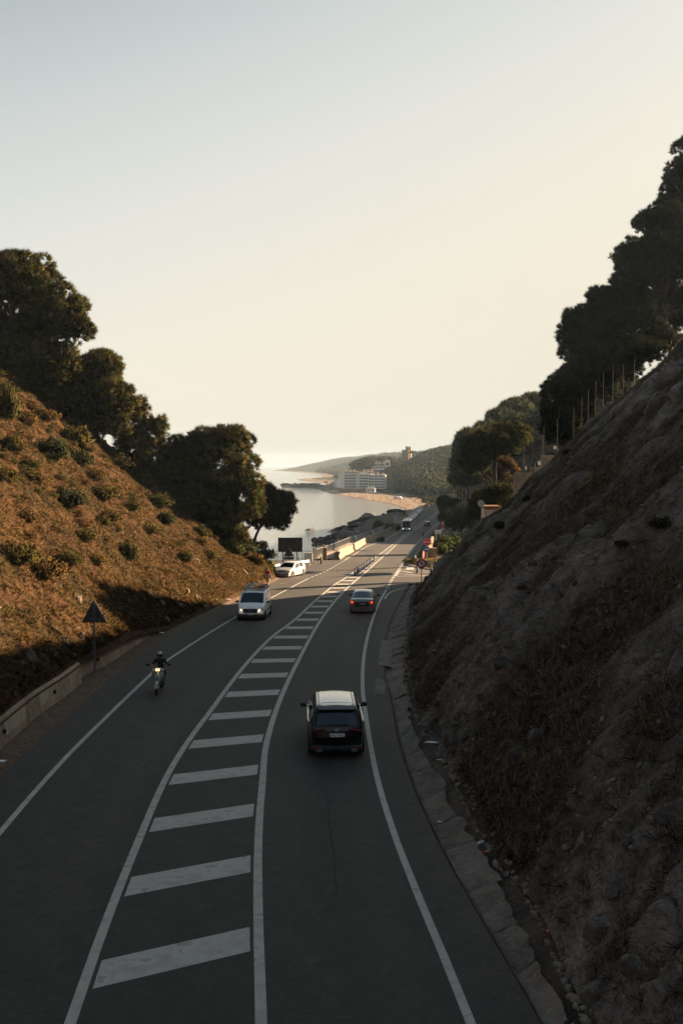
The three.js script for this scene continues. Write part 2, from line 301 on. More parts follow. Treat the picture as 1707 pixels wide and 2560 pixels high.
// tilted beds of rock breaking through the soil
const ridged = (x, y, z) => { let s = 0, w = 0.5; for (let i = 0; i < 3; i++) { s += w * (1 - 2 * Math.abs(noise(x, y, z + i * 3.1))); x *= 2.1; y *= 2.1; w *= 0.5; } return s; };
const ledge = (X, D) => { const u = X * 0.75 + D * 0.35, v = D * 0.9 - X * 0.35; const mask = sstep(-0.12, 0.22, fbm(X * 0.11 + 3, D * 0.11, 14, 3)); return mask * (1.15 * Math.max(0, ridged(u * 0.22, v * 0.55, 2)) + 0.42 * ridged(u * 0.7, v * 1.3, 6)) - 0.25 * mask; };
const capR = D => 22.5 - sstep(58, 78, D) * 4 + sstep(80, 95, D) * 22;
function hillRightH(t, D) {
  const X = footRight(Math.min(D, 98)) + t;
  const end = (98 + 4 * sstep(6, 16, t) - D) * 1.7 + 1.2 * sstep(0, 2.5, t), steep = lerp(1.15, 0.9, sstep(20, 60, D));
  let h = t < 3 ? steep * t : steep * 3 + 0.94 * (t - 3);
  const cap = capR(D); h = cap - Math.log(1 + Math.exp((cap - h) * 0.5)) / 0.5;
  const a = sstep(0, 2, t);
  const rough = a * (1.3 * fbm(X * 0.13, D * 0.13, 3, 3) + 0.9 * fbm(X * 0.45, D * 0.45, 7, 3));
  const crag = a * Math.max(0, fbm(X * 0.16 + 4, D * 0.16, 12, 2) - 0.03) * 2.6 * (0.6 + 0.4 * Math.abs(noise(X * 1.3, D * 1.3, 4)));
  const k = 1.6, m = -Math.log(Math.exp(-h * k) + Math.exp(-end * k)) / k;
  return Math.max(m + rough + crag + a * ledge(X, D), -16) + 0.1;
}
const hillL = (X, D) => roadY(D) + hillLeftH(Math.max(0, footLeft(Math.min(D, 104)) - X), D);
const hillR = (X, D) => roadY(D) + hillRightH(Math.max(0, X - footRight(Math.min(D, 98))), D);
const hillColL = (X, D) => { const f = fbm(X * 0.25, D * 0.25, 2), g = fbm(X * 1.2, D * 1.2, 6); const k = 1 + 0.5 * g + 0.4 * f; return f > 0.08 ? [0.056 * k, 0.038 * k, 0.015 * k] : [0.094 * k, 0.051 * k, 0.021 * k]; };
const hillColR = (X, D) => { const mask = sstep(-0.12, 0.22, fbm(X * 0.11 + 3, D * 0.11, 14, 3)), lg = ledge(X, D); const f = fbm(X * 0.25, D * 0.25, 12), g = fbm(X * 1.2, D * 1.2, 16); const k = (1 + 0.6 * g + 0.5 * f) * (1 + 0.35 * mask * lg), w = clamp(mask * 1.1 * sstep(-0.1, 0.35, lg) + (f > 0.12 ? 0.35 : 0), 0, 1); return [lerp(0.20, 0.33, w) * k, lerp(0.157, 0.29, w) * k, lerp(0.112, 0.24, w) * k]; };
const ease = (i, n, L) => L * Math.pow(i / n, 1.25);
const hillLeft = setting('hillside'), hillRight = setting('hillside');
{
  const ND = 400, NT = 120;
  mesh('slope', sheet(ND, NT, (i, j) => { const D = lerp(-95, 145, i / ND), t = ease(NT - j, NT, 75); const X = footLeft(Math.min(D, 104)) - t; return [X, roadY(D) + hillLeftH(t, D), -D]; }, (i, j, q) => [q[2], Math.hypot(q[0], q[1])], (i, j, q) => hillColL(q[0], -q[2])), M.soilLeft, hillLeft);
  const DR = []; for (let D = -95; D < 125;) { DR.push(D); D += D < 8 ? 3 : D < 45 ? 0.2 : D < 104 ? 0.36 : 1; }
  const NR = 190;
  mesh('slope', sheet(DR.length - 1, NR, (i, j) => { const D = DR[i], t = 80 * Math.pow(j / NR, 1.35); const X = footRight(Math.min(D, 98)) + t; return [X, roadY(D) + hillRightH(t, D), -D]; }, (i, j, q) => [q[2], Math.hypot(q[0], q[1])], (i, j, q) => hillColR(q[0], -q[2])), M.soilRight, hillRight);
}

{ // the cutting goes on behind the viewer and bends away there
  const back = setting('hillside');
  mesh('slope', sheet(40, 40, (i, j) => { const X = lerp(-90, 90, i / 40), d = 78 + 60 * j / 40; return [X, roadY(0) - 2 + Math.min(34, 0.9 * (d - 78)) + 2 * fbm(X * 0.1, d * 0.1, 3), d]; }, (i, j, q) => [q[0], q[1]], (i, j, q) => [0.035, 0.04, 0.02]), M.soilRight, back);
}

// ---------------------------------------------------------------- concrete gutter on the right
{
  const gutter = setting('gutter'), r = rng(77);
  const tones = [0, 1, 2, 3].map(k => mat(0.30 - 0.025 * k, 0.25 - 0.02 * k, 0.20 - 0.018 * k, 0.95, { map: rep(stains, 0.4 + 0.08 * k), bumpMap: rep(lumps, 1.3), bumpScale: 0.05 }));
  let D = 9;
  while (D < 95) {
    const L = 1.5 + r() * 1.4, d0 = D + 0.02, d1 = Math.min(95.4, D + L - 0.02), tilt = (r() - 0.5) * 0.05, lift = (r() - 0.5) * 0.05, prof = [[0, 0.015], [0.06, -0.10], [0.2, -0.13], [0.55, -0.03], [0.93, 0.10], [1, 0.11]];
    const wid = 0.82 + 0.26 * r(), seed = r() * 50;
    mesh('gutter_slab', sheet(8, 5, (i, j) => {
      const d = lerp(d0, d1, i / 8), a = gutterIn(d) + 0.03, b = lerp(a, gutterOut(d), wid), [u, h] = prof[j];
      const X = lerp(a, b, u) + (j >= 4 ? 0.22 * noise(d * 1.5, seed) : 0); const e = (i === 0 || i === 8) ? -0.035 : 0;
      return [X, roadY(d) + h + e + u * (lift + tilt * (i / 4 - 1)) + 0.03 * fbm(X * 2, d * 2, seed, 2), -d];
    }, (i, j, q) => [q[0], q[2]]), tones[Math.floor(r() * 4)], gutter);
    D += L;
  }
  mesh('gutter_bed', sheet(110, 6, (i, j) => { const d = lerp(-20, 97, i / 110), a = gutterIn(d) - 0.02, b = footRight(d) + 1.0; const u = j / 6; return [lerp(a, b, u), roadY(d) + [-0.03, -0.24, -0.17, 0.01, 0.10, 0.16, 0.14][j] + (j > 2 ? 0.09 * fbm(d * 1.1, u * 6, 3) : 0), -d]; }, (i, j, q) => [q[0], q[2]]), M.dirt, gutter);
  for (const pts of [[[952, 1598], [980, 1606], [978, 1667], [942, 1664]], [[937, 1696], [971, 1705], [971, 1740], [934, 1736]]]) {
    const q = pts.map(p => onRoad(...p));
    mesh('apron_slab', sheet(6, 6, (i, j) => { const a = q[3].clone().lerp(q[0], i / 6), b = q[2].clone().lerp(q[1], i / 6), p = a.lerp(b, j / 6); return [p.x, roadY(-p.z) + 0.02 - (j === 0 ? 0.03 : 0) - (j > 4 ? 0.03 * (j - 4) : 0), p.z]; }, (i, j, p) => [p[0], p[2]]), mat(0.27, 0.235, 0.2, 0.95, { map: rep(stains, 0.5), bumpMap: rep(grit, 0.8), bumpScale: 0.01 }), gutter);
  }
}

// ---------------------------------------------------------------- coast, sea, headland
const shoreX = curve([[120, -60], [128, -12], [180, -2], [240, 2], [262, 3.5], [285, 3], [312, -3], [340, -3], [362, -1], [395, 4], [440, 16], [500, 30], [553, 35], [634, 30], [690, 20], [744, 8.7], [840, -6], [930, -18], [1027, -28], [1060, -30], [1150, -24], [1300, -20], [1420, -50], [1560, -70], [1640, -70], [1700, -55], [1850, -38], [2100, -42], [2500, -70], [3000, -150], [3600, -260]]);
const headland = table([[-80, 0], [-20, 9], [11, 20], [30, 24], [43, 24], [60, 22.5], [75, 24], [99, 33], [115, 36], [200, 42], [600, 60]]);
function coastY(X, D) {
  const t = X - shoreX(D);
  if (t < 0) return Math.max(-4, t * 0.2);
  let y;
  if (D < 540) {
    y = Math.min(6, 0.3 + t * 0.42) + 1.1 * fbm(X * 0.22, D * 0.16, 5, 4) * sstep(0, 2, t) + 1.6 * Math.max(0, fbm(X * 0.12, D * 0.1, 8, 3));
    const top = roadY(D) - 0.6; y = Math.min(y, top);
    y *= lerp(1, 0.5, sstep(440, 530, D));
    return y;
  }
  y = Math.min(3.5, t * 0.06);
  if (D > 1500) return y + sstep(1900, 2300, D) * sstep(0, 260, t - 25) * (46 + 14 * fbm(X * 0.006, D * 0.004, 2, 3)) ;
  const toe = 905 - 245 * sstep(34, 66, X), up = sstep(toe, 1010, D) , back = 1 - sstep(1120, 1450, D);
  const shelf = sstep(30, 120, t) * 6 * sstep(toe - 20, toe + 60, D);
  return y + Math.max(shelf * back, headland(X)[0] * up * back * sstep(5, 45, t)) + up * back * 2.5 * fbm(X * 0.03, D * 0.03, 4, 3);
}
function inlandY(X, D) {               // the land on the right beyond the side road
  const t = X - edgeRight(Math.max(126, D)) - (D < 126 ? 0 : 0), rY = roadY(D);
  if (t < 0) return rY - 0.5;
  const gentle = 0.13 + Math.max(0, t - 6.5) * 0.30 * sstep(120, 150, D), steep = 0.13 + Math.max(0, t - 2.6) * 1.75;
  const hill = Math.min(steep, 17 + (t - 10) * 0.62), w = sstep(222, 262, D);
  let y = lerp(Math.min(gentle, 13 + 0.2 * t), hill, w);
  y = Math.min(y, lerp(30, 42, sstep(220, 300, D)));
  y *= 1 - sstep(430, 640, D) * 0.9;
  return rY + y + sstep(1, 6, t) * (1.2 * fbm(X * 0.09, D * 0.09, 6, 3) + w * 1.6 * fbm(X * 0.3, D * 0.3, 3, 3));
}
{
  const sandC = k => [0.41 * k, 0.325 * k, 0.25 * k], woodC = k => [0.055 * k, 0.068 * k, 0.034 * k];
  const coastCol = (X, D) => {
    const t = X - shoreX(D), k = 1 + 0.3 * fbm(X * 0.1, D * 0.06, 3);
    if (D < 470) { const g = fbm(X * 0.1, D * 0.1, 9) + sstep(8, 16, t) * 0.25; return g > 0.12 ? [0.2 * k, 0.17 * k, 0.10 * k] : [0.2 * k, 0.185 * k, 0.165 * k]; }
    if (D < 560) return sandC(k);
    if (D < 1500) { const toe = 905 - 245 * sstep(34, 66, X); return D < Math.min(toe, 790) - 6 + 14 * noise(X * 0.06, 2) || t < 34 ? (t < 3 ? sandC(0.6 * k) : sandC(k * (D > 900 ? 0.75 : 1))) : woodC(k); }
    return t < 25 ? sandC(k * 0.8) : woodC(k);
  };
  const shore = setting('shore');
  const Ds = []; for (let D = 118; D < 3600;) { Ds.push(D); D += D < 520 ? 2 : D < 1200 ? 7 : 45; }
  const NX = 130;
  mesh('shore_ground', sheet(Ds.length - 1, NX, (i, j) => {
    const D = Ds[i], a = shoreX(D) - 12, b = D < 118 ? 0 : D < 540 ? Math.max(a + 2, barrierX(D) - 1.2) : 620, X = lerp(a, b, D < 540 ? j / NX : Math.pow(j / NX, 1.9));
    return [X, coastY(X, D), -D];
  }, (i, j, q) => [q[0], q[2]], (i, j, q) => coastCol(q[0], -q[2])), M.land, shore);
  const inland = setting('hill');
  const Di = []; for (let D = 109; D < 760;) { Di.push(D); D += D < 320 ? 1.6 : 6; }
  mesh('inland_ground', sheet(Di.length - 1, 90, (i, j) => {
    const D = Di[i], a = D < 125 ? kerbFar(D) + 0.05 : edgeRight(D) - 0.05, t = 190 * Math.pow(j / 90, 1.8), X = a + t; let y = inlandY(X, D);
    if (D < 126) y = roadY(D) + Math.min(0.13, t * 3) - 0.01 - sstep(14, 30, X) * 2;
    return [X, y, -D];
  }, (i, j, q) => [q[0], q[2]], (i, j, q) => {
    const D = -q[2], k = 1 + 0.5 * fbm(q[0] * 0.2, D * 0.2, 3), t = q[0] - edgeRight(Math.max(126, D));
    if (D > 222 && t > 2.5 && t < 16) return [0.20 * k, 0.17 * k, 0.135 * k];
    return D < 132 && t < 8 ? [0.24 * k, 0.16 * k, 0.075 * k] : [0.11 * k, 0.085 * k, 0.045 * k];
  }), M.land, inland);
  const seaBump = (() => { const f = tileFbm(512, 10, 5, 61, 0.6); return dataTex(512, (i, j) => { const v = f(i, j); return clamp((v - 0.2) * 1.6, 0, 1); }); })();
  seaBump.repeat.set(1, 1);
  const water = new THREE.MeshPhysicalMaterial({ color: new THREE.Color().setRGB(0.21, 0.23, 0.22), roughness: 0.08, bumpMap: seaBump, bumpScale: 0.42, ior: 1.33 });
  const sea = mesh('sea', sheet(90, 60, (i, j) => [-3800 * Math.pow(1 - j / 60, 3) + 2200 * Math.pow(j / 60, 3), 0, -100 - 6600 * Math.pow(i / 90, 3)], (i, j, q) => [q[0] / 26, q[2] / 13]), water);
  tag(sea, null, null, null, 'structure');
  // breakwater: a mound of blocks from the beach out to sea
  const bw = setting('breakwater');
  const a = at(703, 1220, 1060), b = at(800, 1221, 1060);
  mesh('mound', sheet(60, 8, (i, j) => { const u = i / 60, X = lerp(a.x, b.x + 4, u), w = (j / 8 - 0.5) * 2, h = 3.8 * (1 - w * w) * sstep(0, 0.06, u); return [X, -0.6 + h + 1.1 * fbm(X * 0.5, w * 4, 2) * sstep(0, 0.03, u), -1060 - w * 9 - 6 * noise(X * 0.05, 1)]; }, (i, j, q) => [q[0], q[2]]), M.rockDark, bw);
  // far spits, beaches and the harbour mole fading in the haze
  const coast = setting('far_coast');
  const far = (x0, x1, yTop, yBase, D, h, m, prof = u => 1) => {
    const A = at(x0, yBase, D), B = at(x1, yBase, D);
    mesh('spit', sheet(40, 6, (i, j) => { const u = i / 40, w = (j / 6 - 0.5) * 2; return [lerp(A.x, B.x, u), -0.5 + h * (1 - w * w) * prof(u) * (0.75 + 0.5 * noise(u * 9, D)), -D - w * (40 + D * 0.012)]; }, (i, j, q) => [q[0] * 0.1, q[2] * 0.1]), m, coast);
  };
  far(722, 842, 1163, 1168, 5200, 14, M.rockDark, u => 0.3 + 0.7 * Math.exp(-Math.pow((u - 0.42) / 0.14, 2)));
  far(775, 900, 1163, 1168, 4300, 34, M.rockDark, u => sstep(0.1, 0.8, u) * 0.8 + 0.08);
}

// ---------------------------------------------------------------- plants
const UP = V(0, 1, 0);
function bladeGeo(n, seed, spread, len, width, bend, segs = 1, cup = 0) {        // n tapering blades leaving one point
  const r = rng(seed), p = [], nn = [], ix = [];
  for (let k = 0; k < n; k++) {
    const a = r() * 2 * Math.PI, el = Math.acos(1 - r() * spread), d = V(Math.sin(el) * Math.cos(a), Math.cos(el), Math.sin(el) * Math.sin(a));
    const L = len * (0.6 + 0.7 * r()), w = width * (0.7 + 0.6 * r()), side = V(r() - 0.5, r() - 0.5, r() - 0.5).cross(d).normalize(), o = d.clone().multiplyScalar(cup * r());
    const base = p.length / 3;
    for (let s = 0; s <= segs; s++) {
      const t = s / segs, c = o.clone().addScaledVector(d, L * t); c.y -= bend * L * t * t;
      const ww = w * (s === segs ? 0 : 1 - 0.35 * t) / 2, nrm = d.clone().multiplyScalar(0.6).add(UP.clone().multiplyScalar(0.5)).normalize();
      if (s === segs) { p.push(c.x, c.y, c.z); nn.push(nrm.x, nrm.y, nrm.z); }
      else for (const q of [-1, 1]) { p.push(c.x + side.x * ww * q, c.y + side.y * ww * q, c.z + side.z * ww * q); nn.push(nrm.x, nrm.y, nrm.z); }
    }
    for (let s = 0; s < segs; s++) { const b = base + s * 2; if (s === segs - 1) ix.push(b, b + 1, b + 2); else ix.push(b, b + 1, b + 2, b + 1, b + 3, b + 2); }
  }
  const g = new THREE.BufferGeometry();
  g.setAttribute('position', new THREE.Float32BufferAttribute(p, 3)); g.setAttribute('normal', new THREE.Float32BufferAttribute(nn, 3)); g.setIndex(ix);
  return g;
}
const pineClump = bladeGeo(56, 3, 0.85, 0.30, 0.036, 0.0, 1, 0.16);
const bigClump = bladeGeo(60, 4, 1.1, 0.9, 0.2, 0.0, 1, 0.6);
function leafGeo(n, seed, R, size, squash = 1) {                                  // leaves scattered through a round bush
  const r = rng(seed), p = [], nn = [], ix = [];
  for (let k = 0; k < n; k++) {
    const d = V(r() * 2 - 1, r() * 1.5 - 0.5, r() * 2 - 1).normalize(), q = Math.pow(r(), 0.33), lob = 0.72 + 0.5 * noise(d.x * 2.2 + seed, d.y * 2.2, d.z * 2.2);
    const c = d.clone().multiplyScalar(R * q * lob); c.y = Math.abs(c.y) * squash;
    const s = size * (0.6 + 0.8 * r()), a = V(r() - 0.5, r() - 0.1, r() - 0.5).normalize().multiplyScalar(s), b = V(r() - 0.5, r() - 0.5, r() - 0.5).cross(a).normalize().multiplyScalar(s * 0.28), i = p.length / 3;
    for (const v of [a.clone().negate(), b, a, b.clone().negate()]) p.push(c.x + v.x, c.y + v.y, c.z + v.z);
    const nr = d.clone().add(UP).normalize(); for (let z = 0; z < 4; z++) nn.push(nr.x, nr.y, nr.z);
    ix.push(i, i + 1, i + 2, i, i + 2, i + 3);
  }
  const g = new THREE.BufferGeometry();
  g.setAttribute('position', new THREE.Float32BufferAttribute(p, 3)); g.setAttribute('normal', new THREE.Float32BufferAttribute(nn, 3)); g.setIndex(ix);
  return g;
}
const _m = new THREE.Matrix4(), _q = new THREE.Quaternion(), _q2 = new THREE.Quaternion(), _c = new THREE.Color();
function scatter(name, geo, material, list, parent) {                             // list of [pos, dir, scale, [r,g,b], spin]
  const im = new THREE.InstancedMesh(geo, material, list.length);
  im.name = parent === scene ? numbered(name) : name; im.castShadow = im.receiveShadow = true;
  list.forEach(([p, d, s, c, spin = 0], i) => {
    _q.setFromUnitVectors(UP, d); _q2.setFromAxisAngle(UP, spin); _q.multiply(_q2);
    _m.compose(p, _q, s.isVector3 ? s : V(s, s, s)); im.setMatrixAt(i, _m); im.setColorAt(i, _c.setRGB(c[0], c[1], c[2]));
  });
  parent.add(im); return im;
}
const GREEN = [[0.04, 0.05, 0.01], [0.052, 0.06, 0.012], [0.062, 0.06, 0.014], [0.032, 0.042, 0.01]];
const OLIVE = [[0.075, 0.06, 0.014], [0.062, 0.056, 0.013], [0.085, 0.058, 0.016], [0.05, 0.05, 0.012]];
// A pine: trunk, limbs to its lobes, and a crown of needle clumps lying on many lobes inside the given ellipsoids
function pine(name, label, group, o) {
  const r = rng(o.seed), t = thing(name, label, 'tree', o.base, 0, group), B = o.base, lobes = [], list = [], pal = o.palette || GREEN;
  for (const [c, rx, ry, rz] of o.crown) {
    const R = o.lobe, n = Math.round((o.fill || 1) * 6.2 * (rx * ry + ry * rz + rx * rz) / (3 * R * R));
    for (let k = 0; k < n; k++) {
      const d = V(r() * 2 - 1, r() * 1.75 - 0.75, r() * 2 - 1); if (d.lengthSq() > 1) { k--; continue; }
      d.normalize().multiplyScalar(0.62 + 0.36 * r());
      lobes.push([V(c.x + d.x * Math.max(0.1, rx - R * 0.7), c.y + d.y * Math.max(0.1, ry - R * 0.6), c.z + d.z * Math.max(0.1, rz - R * 0.7)), R * (0.5 + 0.55 * r()), c]);
    }
  }
  const size = o.clump || 1;
  lobes.forEach(([c, R, mid], li) => {
    const tone = 0.45 + 0.75 * r(), n = Math.round((o.dense || 13) * 5.2 * R * R / (size * size));
    for (let k = 0; k < n; k++) {
      const z = r() * 2 - 1, a = r() * 2 * Math.PI, q = Math.sqrt(1 - z * z), d = V(q * Math.cos(a), z, q * Math.sin(a));
      if (d.y < -0.35 && r() < 0.75) continue;
      const p = c.clone().add(V(d.x, d.y * 0.72, d.z).multiplyScalar(R * (0.75 + 0.3 * r())));
      let hidden = 0; for (let m = 0; m < lobes.length; m += 1) if (m !== li && lobes[m][0].distanceToSquared(p) < lobes[m][1] * lobes[m][1] * 0.36) { hidden = 1; break; }
      if (hidden) continue;
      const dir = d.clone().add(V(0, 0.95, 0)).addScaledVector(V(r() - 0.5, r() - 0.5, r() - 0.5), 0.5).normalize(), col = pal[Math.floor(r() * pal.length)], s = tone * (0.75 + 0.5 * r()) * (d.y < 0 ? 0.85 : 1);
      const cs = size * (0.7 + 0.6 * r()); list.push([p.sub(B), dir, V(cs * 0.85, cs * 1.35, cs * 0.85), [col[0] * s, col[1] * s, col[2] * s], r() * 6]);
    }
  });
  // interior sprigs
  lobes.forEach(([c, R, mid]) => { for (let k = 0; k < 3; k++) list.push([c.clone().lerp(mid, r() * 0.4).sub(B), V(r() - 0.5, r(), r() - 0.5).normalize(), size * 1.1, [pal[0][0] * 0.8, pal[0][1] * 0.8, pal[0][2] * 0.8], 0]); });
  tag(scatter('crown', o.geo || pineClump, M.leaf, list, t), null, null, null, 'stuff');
  const main = o.crown[0][0].clone().sub(B), rt = o.trunk || 0.25, lean = o.lean || V(0, 0, 0);
  const fork = main.clone().multiplyScalar(o.fork || 0.62).add(lean);
  const pts = [V(0, -0.6, 0), fork.clone().multiplyScalar(0.33).add(lean.clone().multiplyScalar(0.5)), fork.clone().multiplyScalar(0.7).add(V(0.2 * (r() - 0.5), 0, 0)), fork, main.clone().lerp(fork, 0.25)];
  mesh('trunk', tube(pts, [rt * 1.25, rt, rt * 0.85, rt * 0.7, rt * 0.45]), M.bark, t);
  const ends = lobes.filter(() => r() < (o.limbs || 0.16)).slice(0, 26);
  const limbs = ends.map(([c]) => { const e = c.clone().sub(B), s = fork.clone().lerp(main, r() * 0.3), mid = s.clone().lerp(e, 0.5).add(V(0, (r() - 0.25) * 0.7, 0)); return tube([s, mid, e], [rt * 0.42, rt * 0.26, 0.03], 5); });
  if (limbs.length) mesh('limb', limbs, M.bark, t);
  return t;
}
const PX = (n, D) => n / FOCAL * D;                        // a span in the photograph's pixels as metres at a distance
// crown ellipsoid from its centre and half sizes in the photograph
const crown = (x, y, rx, ry, D, rz) => [at(x, y, D), PX(rx, D), PX(ry, D), rz || PX(rx, D) * 0.9];
const onHillL = (px, py, D) => { const p = at(px, py, D); p.y = hillL(p.x, D); return p; };
const inland = (px, D) => { const p = at(px, 1200, D); p.y = inlandY(p.x, D); return p; };
const lowBase = (p, y) => V(p.x, y, p.z);

// left-hand pines along the crest of the cutting
{
  const G = 'pines on the crest of the sunlit left slope';
  const base = (px, D) => { const p = at(px, 1100, D); p.y = hillL(p.x, D); return p; };
  pine('pine_tree', 'tallest broad pine at the left edge of the photo above the orange slope', G, { seed: 11, base: base(30, 92), lobe: 1.15, trunk: 0.32, palette: GREEN.concat(OLIVE), fork: 0.45, dense: 15,
    crown: [crown(40, 790, 150, 120, 92), crown(50, 695, 105, 70, 92), crown(150, 790, 88, 78, 90), crown(-110, 760, 130, 130, 93), crown(60, 905, 140, 62, 91), crown(140, 915, 75, 70, 90), crown(180, 830, 55, 40, 90), crown(110, 960, 80, 45, 91)] });
  pine('pine_tree', 'second pine from the left, round topped, leaning against the tallest one', G, { seed: 12, base: base(230, 93), lobe: 0.95, trunk: 0.24, palette: GREEN.concat(OLIVE, OLIVE), fork: 0.4, dense: 15,
    crown: [crown(232, 975, 95, 78, 93), crown(245, 925, 72, 58, 93), crown(290, 1000, 56, 70, 92), crown(190, 1010, 80, 66, 94), crown(260, 1060, 85, 45, 93), crown(200, 1050, 70, 40, 93)] });
  pine('pine_tree', 'small thin pine with sky showing through, between two fuller pines', G, { seed: 13, base: base(350, 95), lobe: 0.6, trunk: 0.16, palette: OLIVE, fork: 0.5, dense: 10, fill: 0.75, limbs: 0.4,
    crown: [crown(350, 1060, 45, 55, 95), crown(345, 1015, 30, 25, 95), crown(395, 1070, 28, 42, 95), crown(320, 1100, 40, 45, 94), crown(385, 1125, 48, 36, 95), crown(345, 1150, 50, 34, 94)] });
  pine('pine_tree', 'wide dark flat topped pine above the bend where the slope ends', G, { seed: 14, base: base(545, 99), lobe: 1.0, trunk: 0.28, palette: GREEN.concat(OLIVE), fork: 0.5, dense: 15,
    crown: [crown(530, 1170, 125, 98, 98), crown(550, 1105, 92, 42, 98), crown(455, 1150, 65, 66, 97), crown(605, 1235, 62, 88, 97), crown(500, 1260, 85, 60, 97), crown(430, 1190, 60, 50, 96), crown(560, 1310, 60, 40, 98), crown(440, 1245, 60, 40, 96), crown(585, 1335, 48, 40, 98)] });
  pine('pine_tree', 'low pine leaning out over the sea behind the big dark sign back', G, { seed: 15, base: V(at(630, 1340, 107).x, hillL(at(630, 1340, 107).x, 104), -106), lobe: 0.62, trunk: 0.16, palette: GREEN.concat(OLIVE), fork: 0.55, dense: 13, limbs: 0.35,
    crown: [crown(676, 1268, 62, 52, 108), crown(655, 1232, 34, 28, 108), crown(712, 1262, 30, 38, 108), crown(640, 1290, 40, 40, 107), crown(690, 1305, 42, 26, 108)] });
}
// right-hand pines behind the ridge, dark against the sky
{
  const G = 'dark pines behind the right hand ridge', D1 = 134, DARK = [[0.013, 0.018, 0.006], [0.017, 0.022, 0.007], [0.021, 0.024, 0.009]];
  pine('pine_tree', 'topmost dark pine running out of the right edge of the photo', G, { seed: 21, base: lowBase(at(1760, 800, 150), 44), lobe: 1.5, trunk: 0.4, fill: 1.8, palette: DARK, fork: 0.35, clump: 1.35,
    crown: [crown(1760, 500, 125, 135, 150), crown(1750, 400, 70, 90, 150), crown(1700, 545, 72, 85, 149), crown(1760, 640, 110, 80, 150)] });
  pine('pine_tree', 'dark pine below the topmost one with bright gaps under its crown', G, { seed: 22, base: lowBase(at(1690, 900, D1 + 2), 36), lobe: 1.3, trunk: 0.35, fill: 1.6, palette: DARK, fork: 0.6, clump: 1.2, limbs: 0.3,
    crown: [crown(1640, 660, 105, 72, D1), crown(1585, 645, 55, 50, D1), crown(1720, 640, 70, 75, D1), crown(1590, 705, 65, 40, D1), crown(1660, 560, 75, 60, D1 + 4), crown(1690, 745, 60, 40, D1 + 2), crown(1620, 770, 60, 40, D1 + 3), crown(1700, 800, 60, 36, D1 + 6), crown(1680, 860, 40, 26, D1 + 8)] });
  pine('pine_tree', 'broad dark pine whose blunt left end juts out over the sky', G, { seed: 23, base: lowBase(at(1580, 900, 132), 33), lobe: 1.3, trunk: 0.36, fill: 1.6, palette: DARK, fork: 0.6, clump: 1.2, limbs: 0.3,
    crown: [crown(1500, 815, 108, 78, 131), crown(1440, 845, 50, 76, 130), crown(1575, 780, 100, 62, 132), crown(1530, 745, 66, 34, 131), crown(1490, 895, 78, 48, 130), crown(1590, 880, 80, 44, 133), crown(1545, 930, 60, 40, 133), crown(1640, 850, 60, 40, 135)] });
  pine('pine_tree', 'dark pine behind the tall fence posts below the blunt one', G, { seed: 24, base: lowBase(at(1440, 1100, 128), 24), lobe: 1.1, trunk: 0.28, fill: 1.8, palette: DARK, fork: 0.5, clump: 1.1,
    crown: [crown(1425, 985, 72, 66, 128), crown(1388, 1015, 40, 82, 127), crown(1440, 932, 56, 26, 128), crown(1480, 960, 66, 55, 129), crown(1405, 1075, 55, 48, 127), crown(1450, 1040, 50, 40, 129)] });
  const e = inland(1254, 168);
  pine('umbrella_pine', 'umbrella pine with sunlit top and bare forked trunk beside the hidden house', 'pines on the hill past the side road', { seed: 25, base: e, lobe: 1.1, trunk: 0.24, palette: GREEN.concat([[0.09, 0.085, 0.025]]), fork: 0.42, limbs: 0.035, lean: V(-0.6, 0, 0), clump: 1.1,
    crown: [crown(1240, 1105, 92, 42, 168), crown(1275, 1080, 60, 26, 168), crown(1195, 1130, 52, 42, 167), crown(1185, 1160, 42, 34, 167)] });
  pine('pine_tree', 'rust brown young pine lit by the sun under the umbrella pine', 'pines on the hill past the side road', { seed: 26, base: inland(1268, 176), lobe: 0.7, trunk: 0.14, palette: [[0.16, 0.095, 0.03], [0.13, 0.085, 0.028], [0.11, 0.08, 0.025]], fork: 0.4, limbs: 0.04, dense: 14,
    crown: [crown(1262, 1165, 30, 26, 176), crown(1276, 1180, 20, 24, 176), crown(1250, 1190, 30, 20, 175)] });
  pine('pine_tree', 'flat topped pine with sunlit rim above the satellite dish', 'pines on the hill past the side road', { seed: 27, base: inland(1215, 150), lobe: 0.9, trunk: 0.2, palette: GREEN, fork: 0.5, clump: 1.1,
    crown: [crown(1226, 1255, 60, 34, 150), crown(1250, 1228, 40, 18, 150), crown(1196, 1284, 34, 28, 150), crown(1240, 1265, 50, 30, 151)] });
  const rp = (px, D) => inland(px, D);
  pine('pine_tree', 'dark spiky pine overhanging the far end of the road', 'pines on the hill past the side road', { seed: 28, base: rp(1122, 305), lobe: 1.5, trunk: 0.25, palette: [[0.03, 0.042, 0.018], [0.038, 0.048, 0.02]], fork: 0.4, clump: 1.7, dense: 16,
    crown: [crown(1120, 1272, 28, 30, 300, 4), crown(1108, 1255, 14, 16, 300, 3), crown(1140, 1280, 30, 34, 299, 5), crown(1112, 1297, 16, 14, 300, 3)] });
  pine('pine_tree', 'dark low pine crown over the red triangle sign', 'pines on the hill past the side road', { seed: 29, base: rp(1155, 205), lobe: 1.2, trunk: 0.22, palette: [[0.03, 0.042, 0.016], [0.036, 0.046, 0.018]], fork: 0.4, clump: 1.4,
    crown: [crown(1150, 1290, 42, 26, 205), crown(1180, 1300, 40, 34, 204), crown(1135, 1310, 24, 20, 205)] });
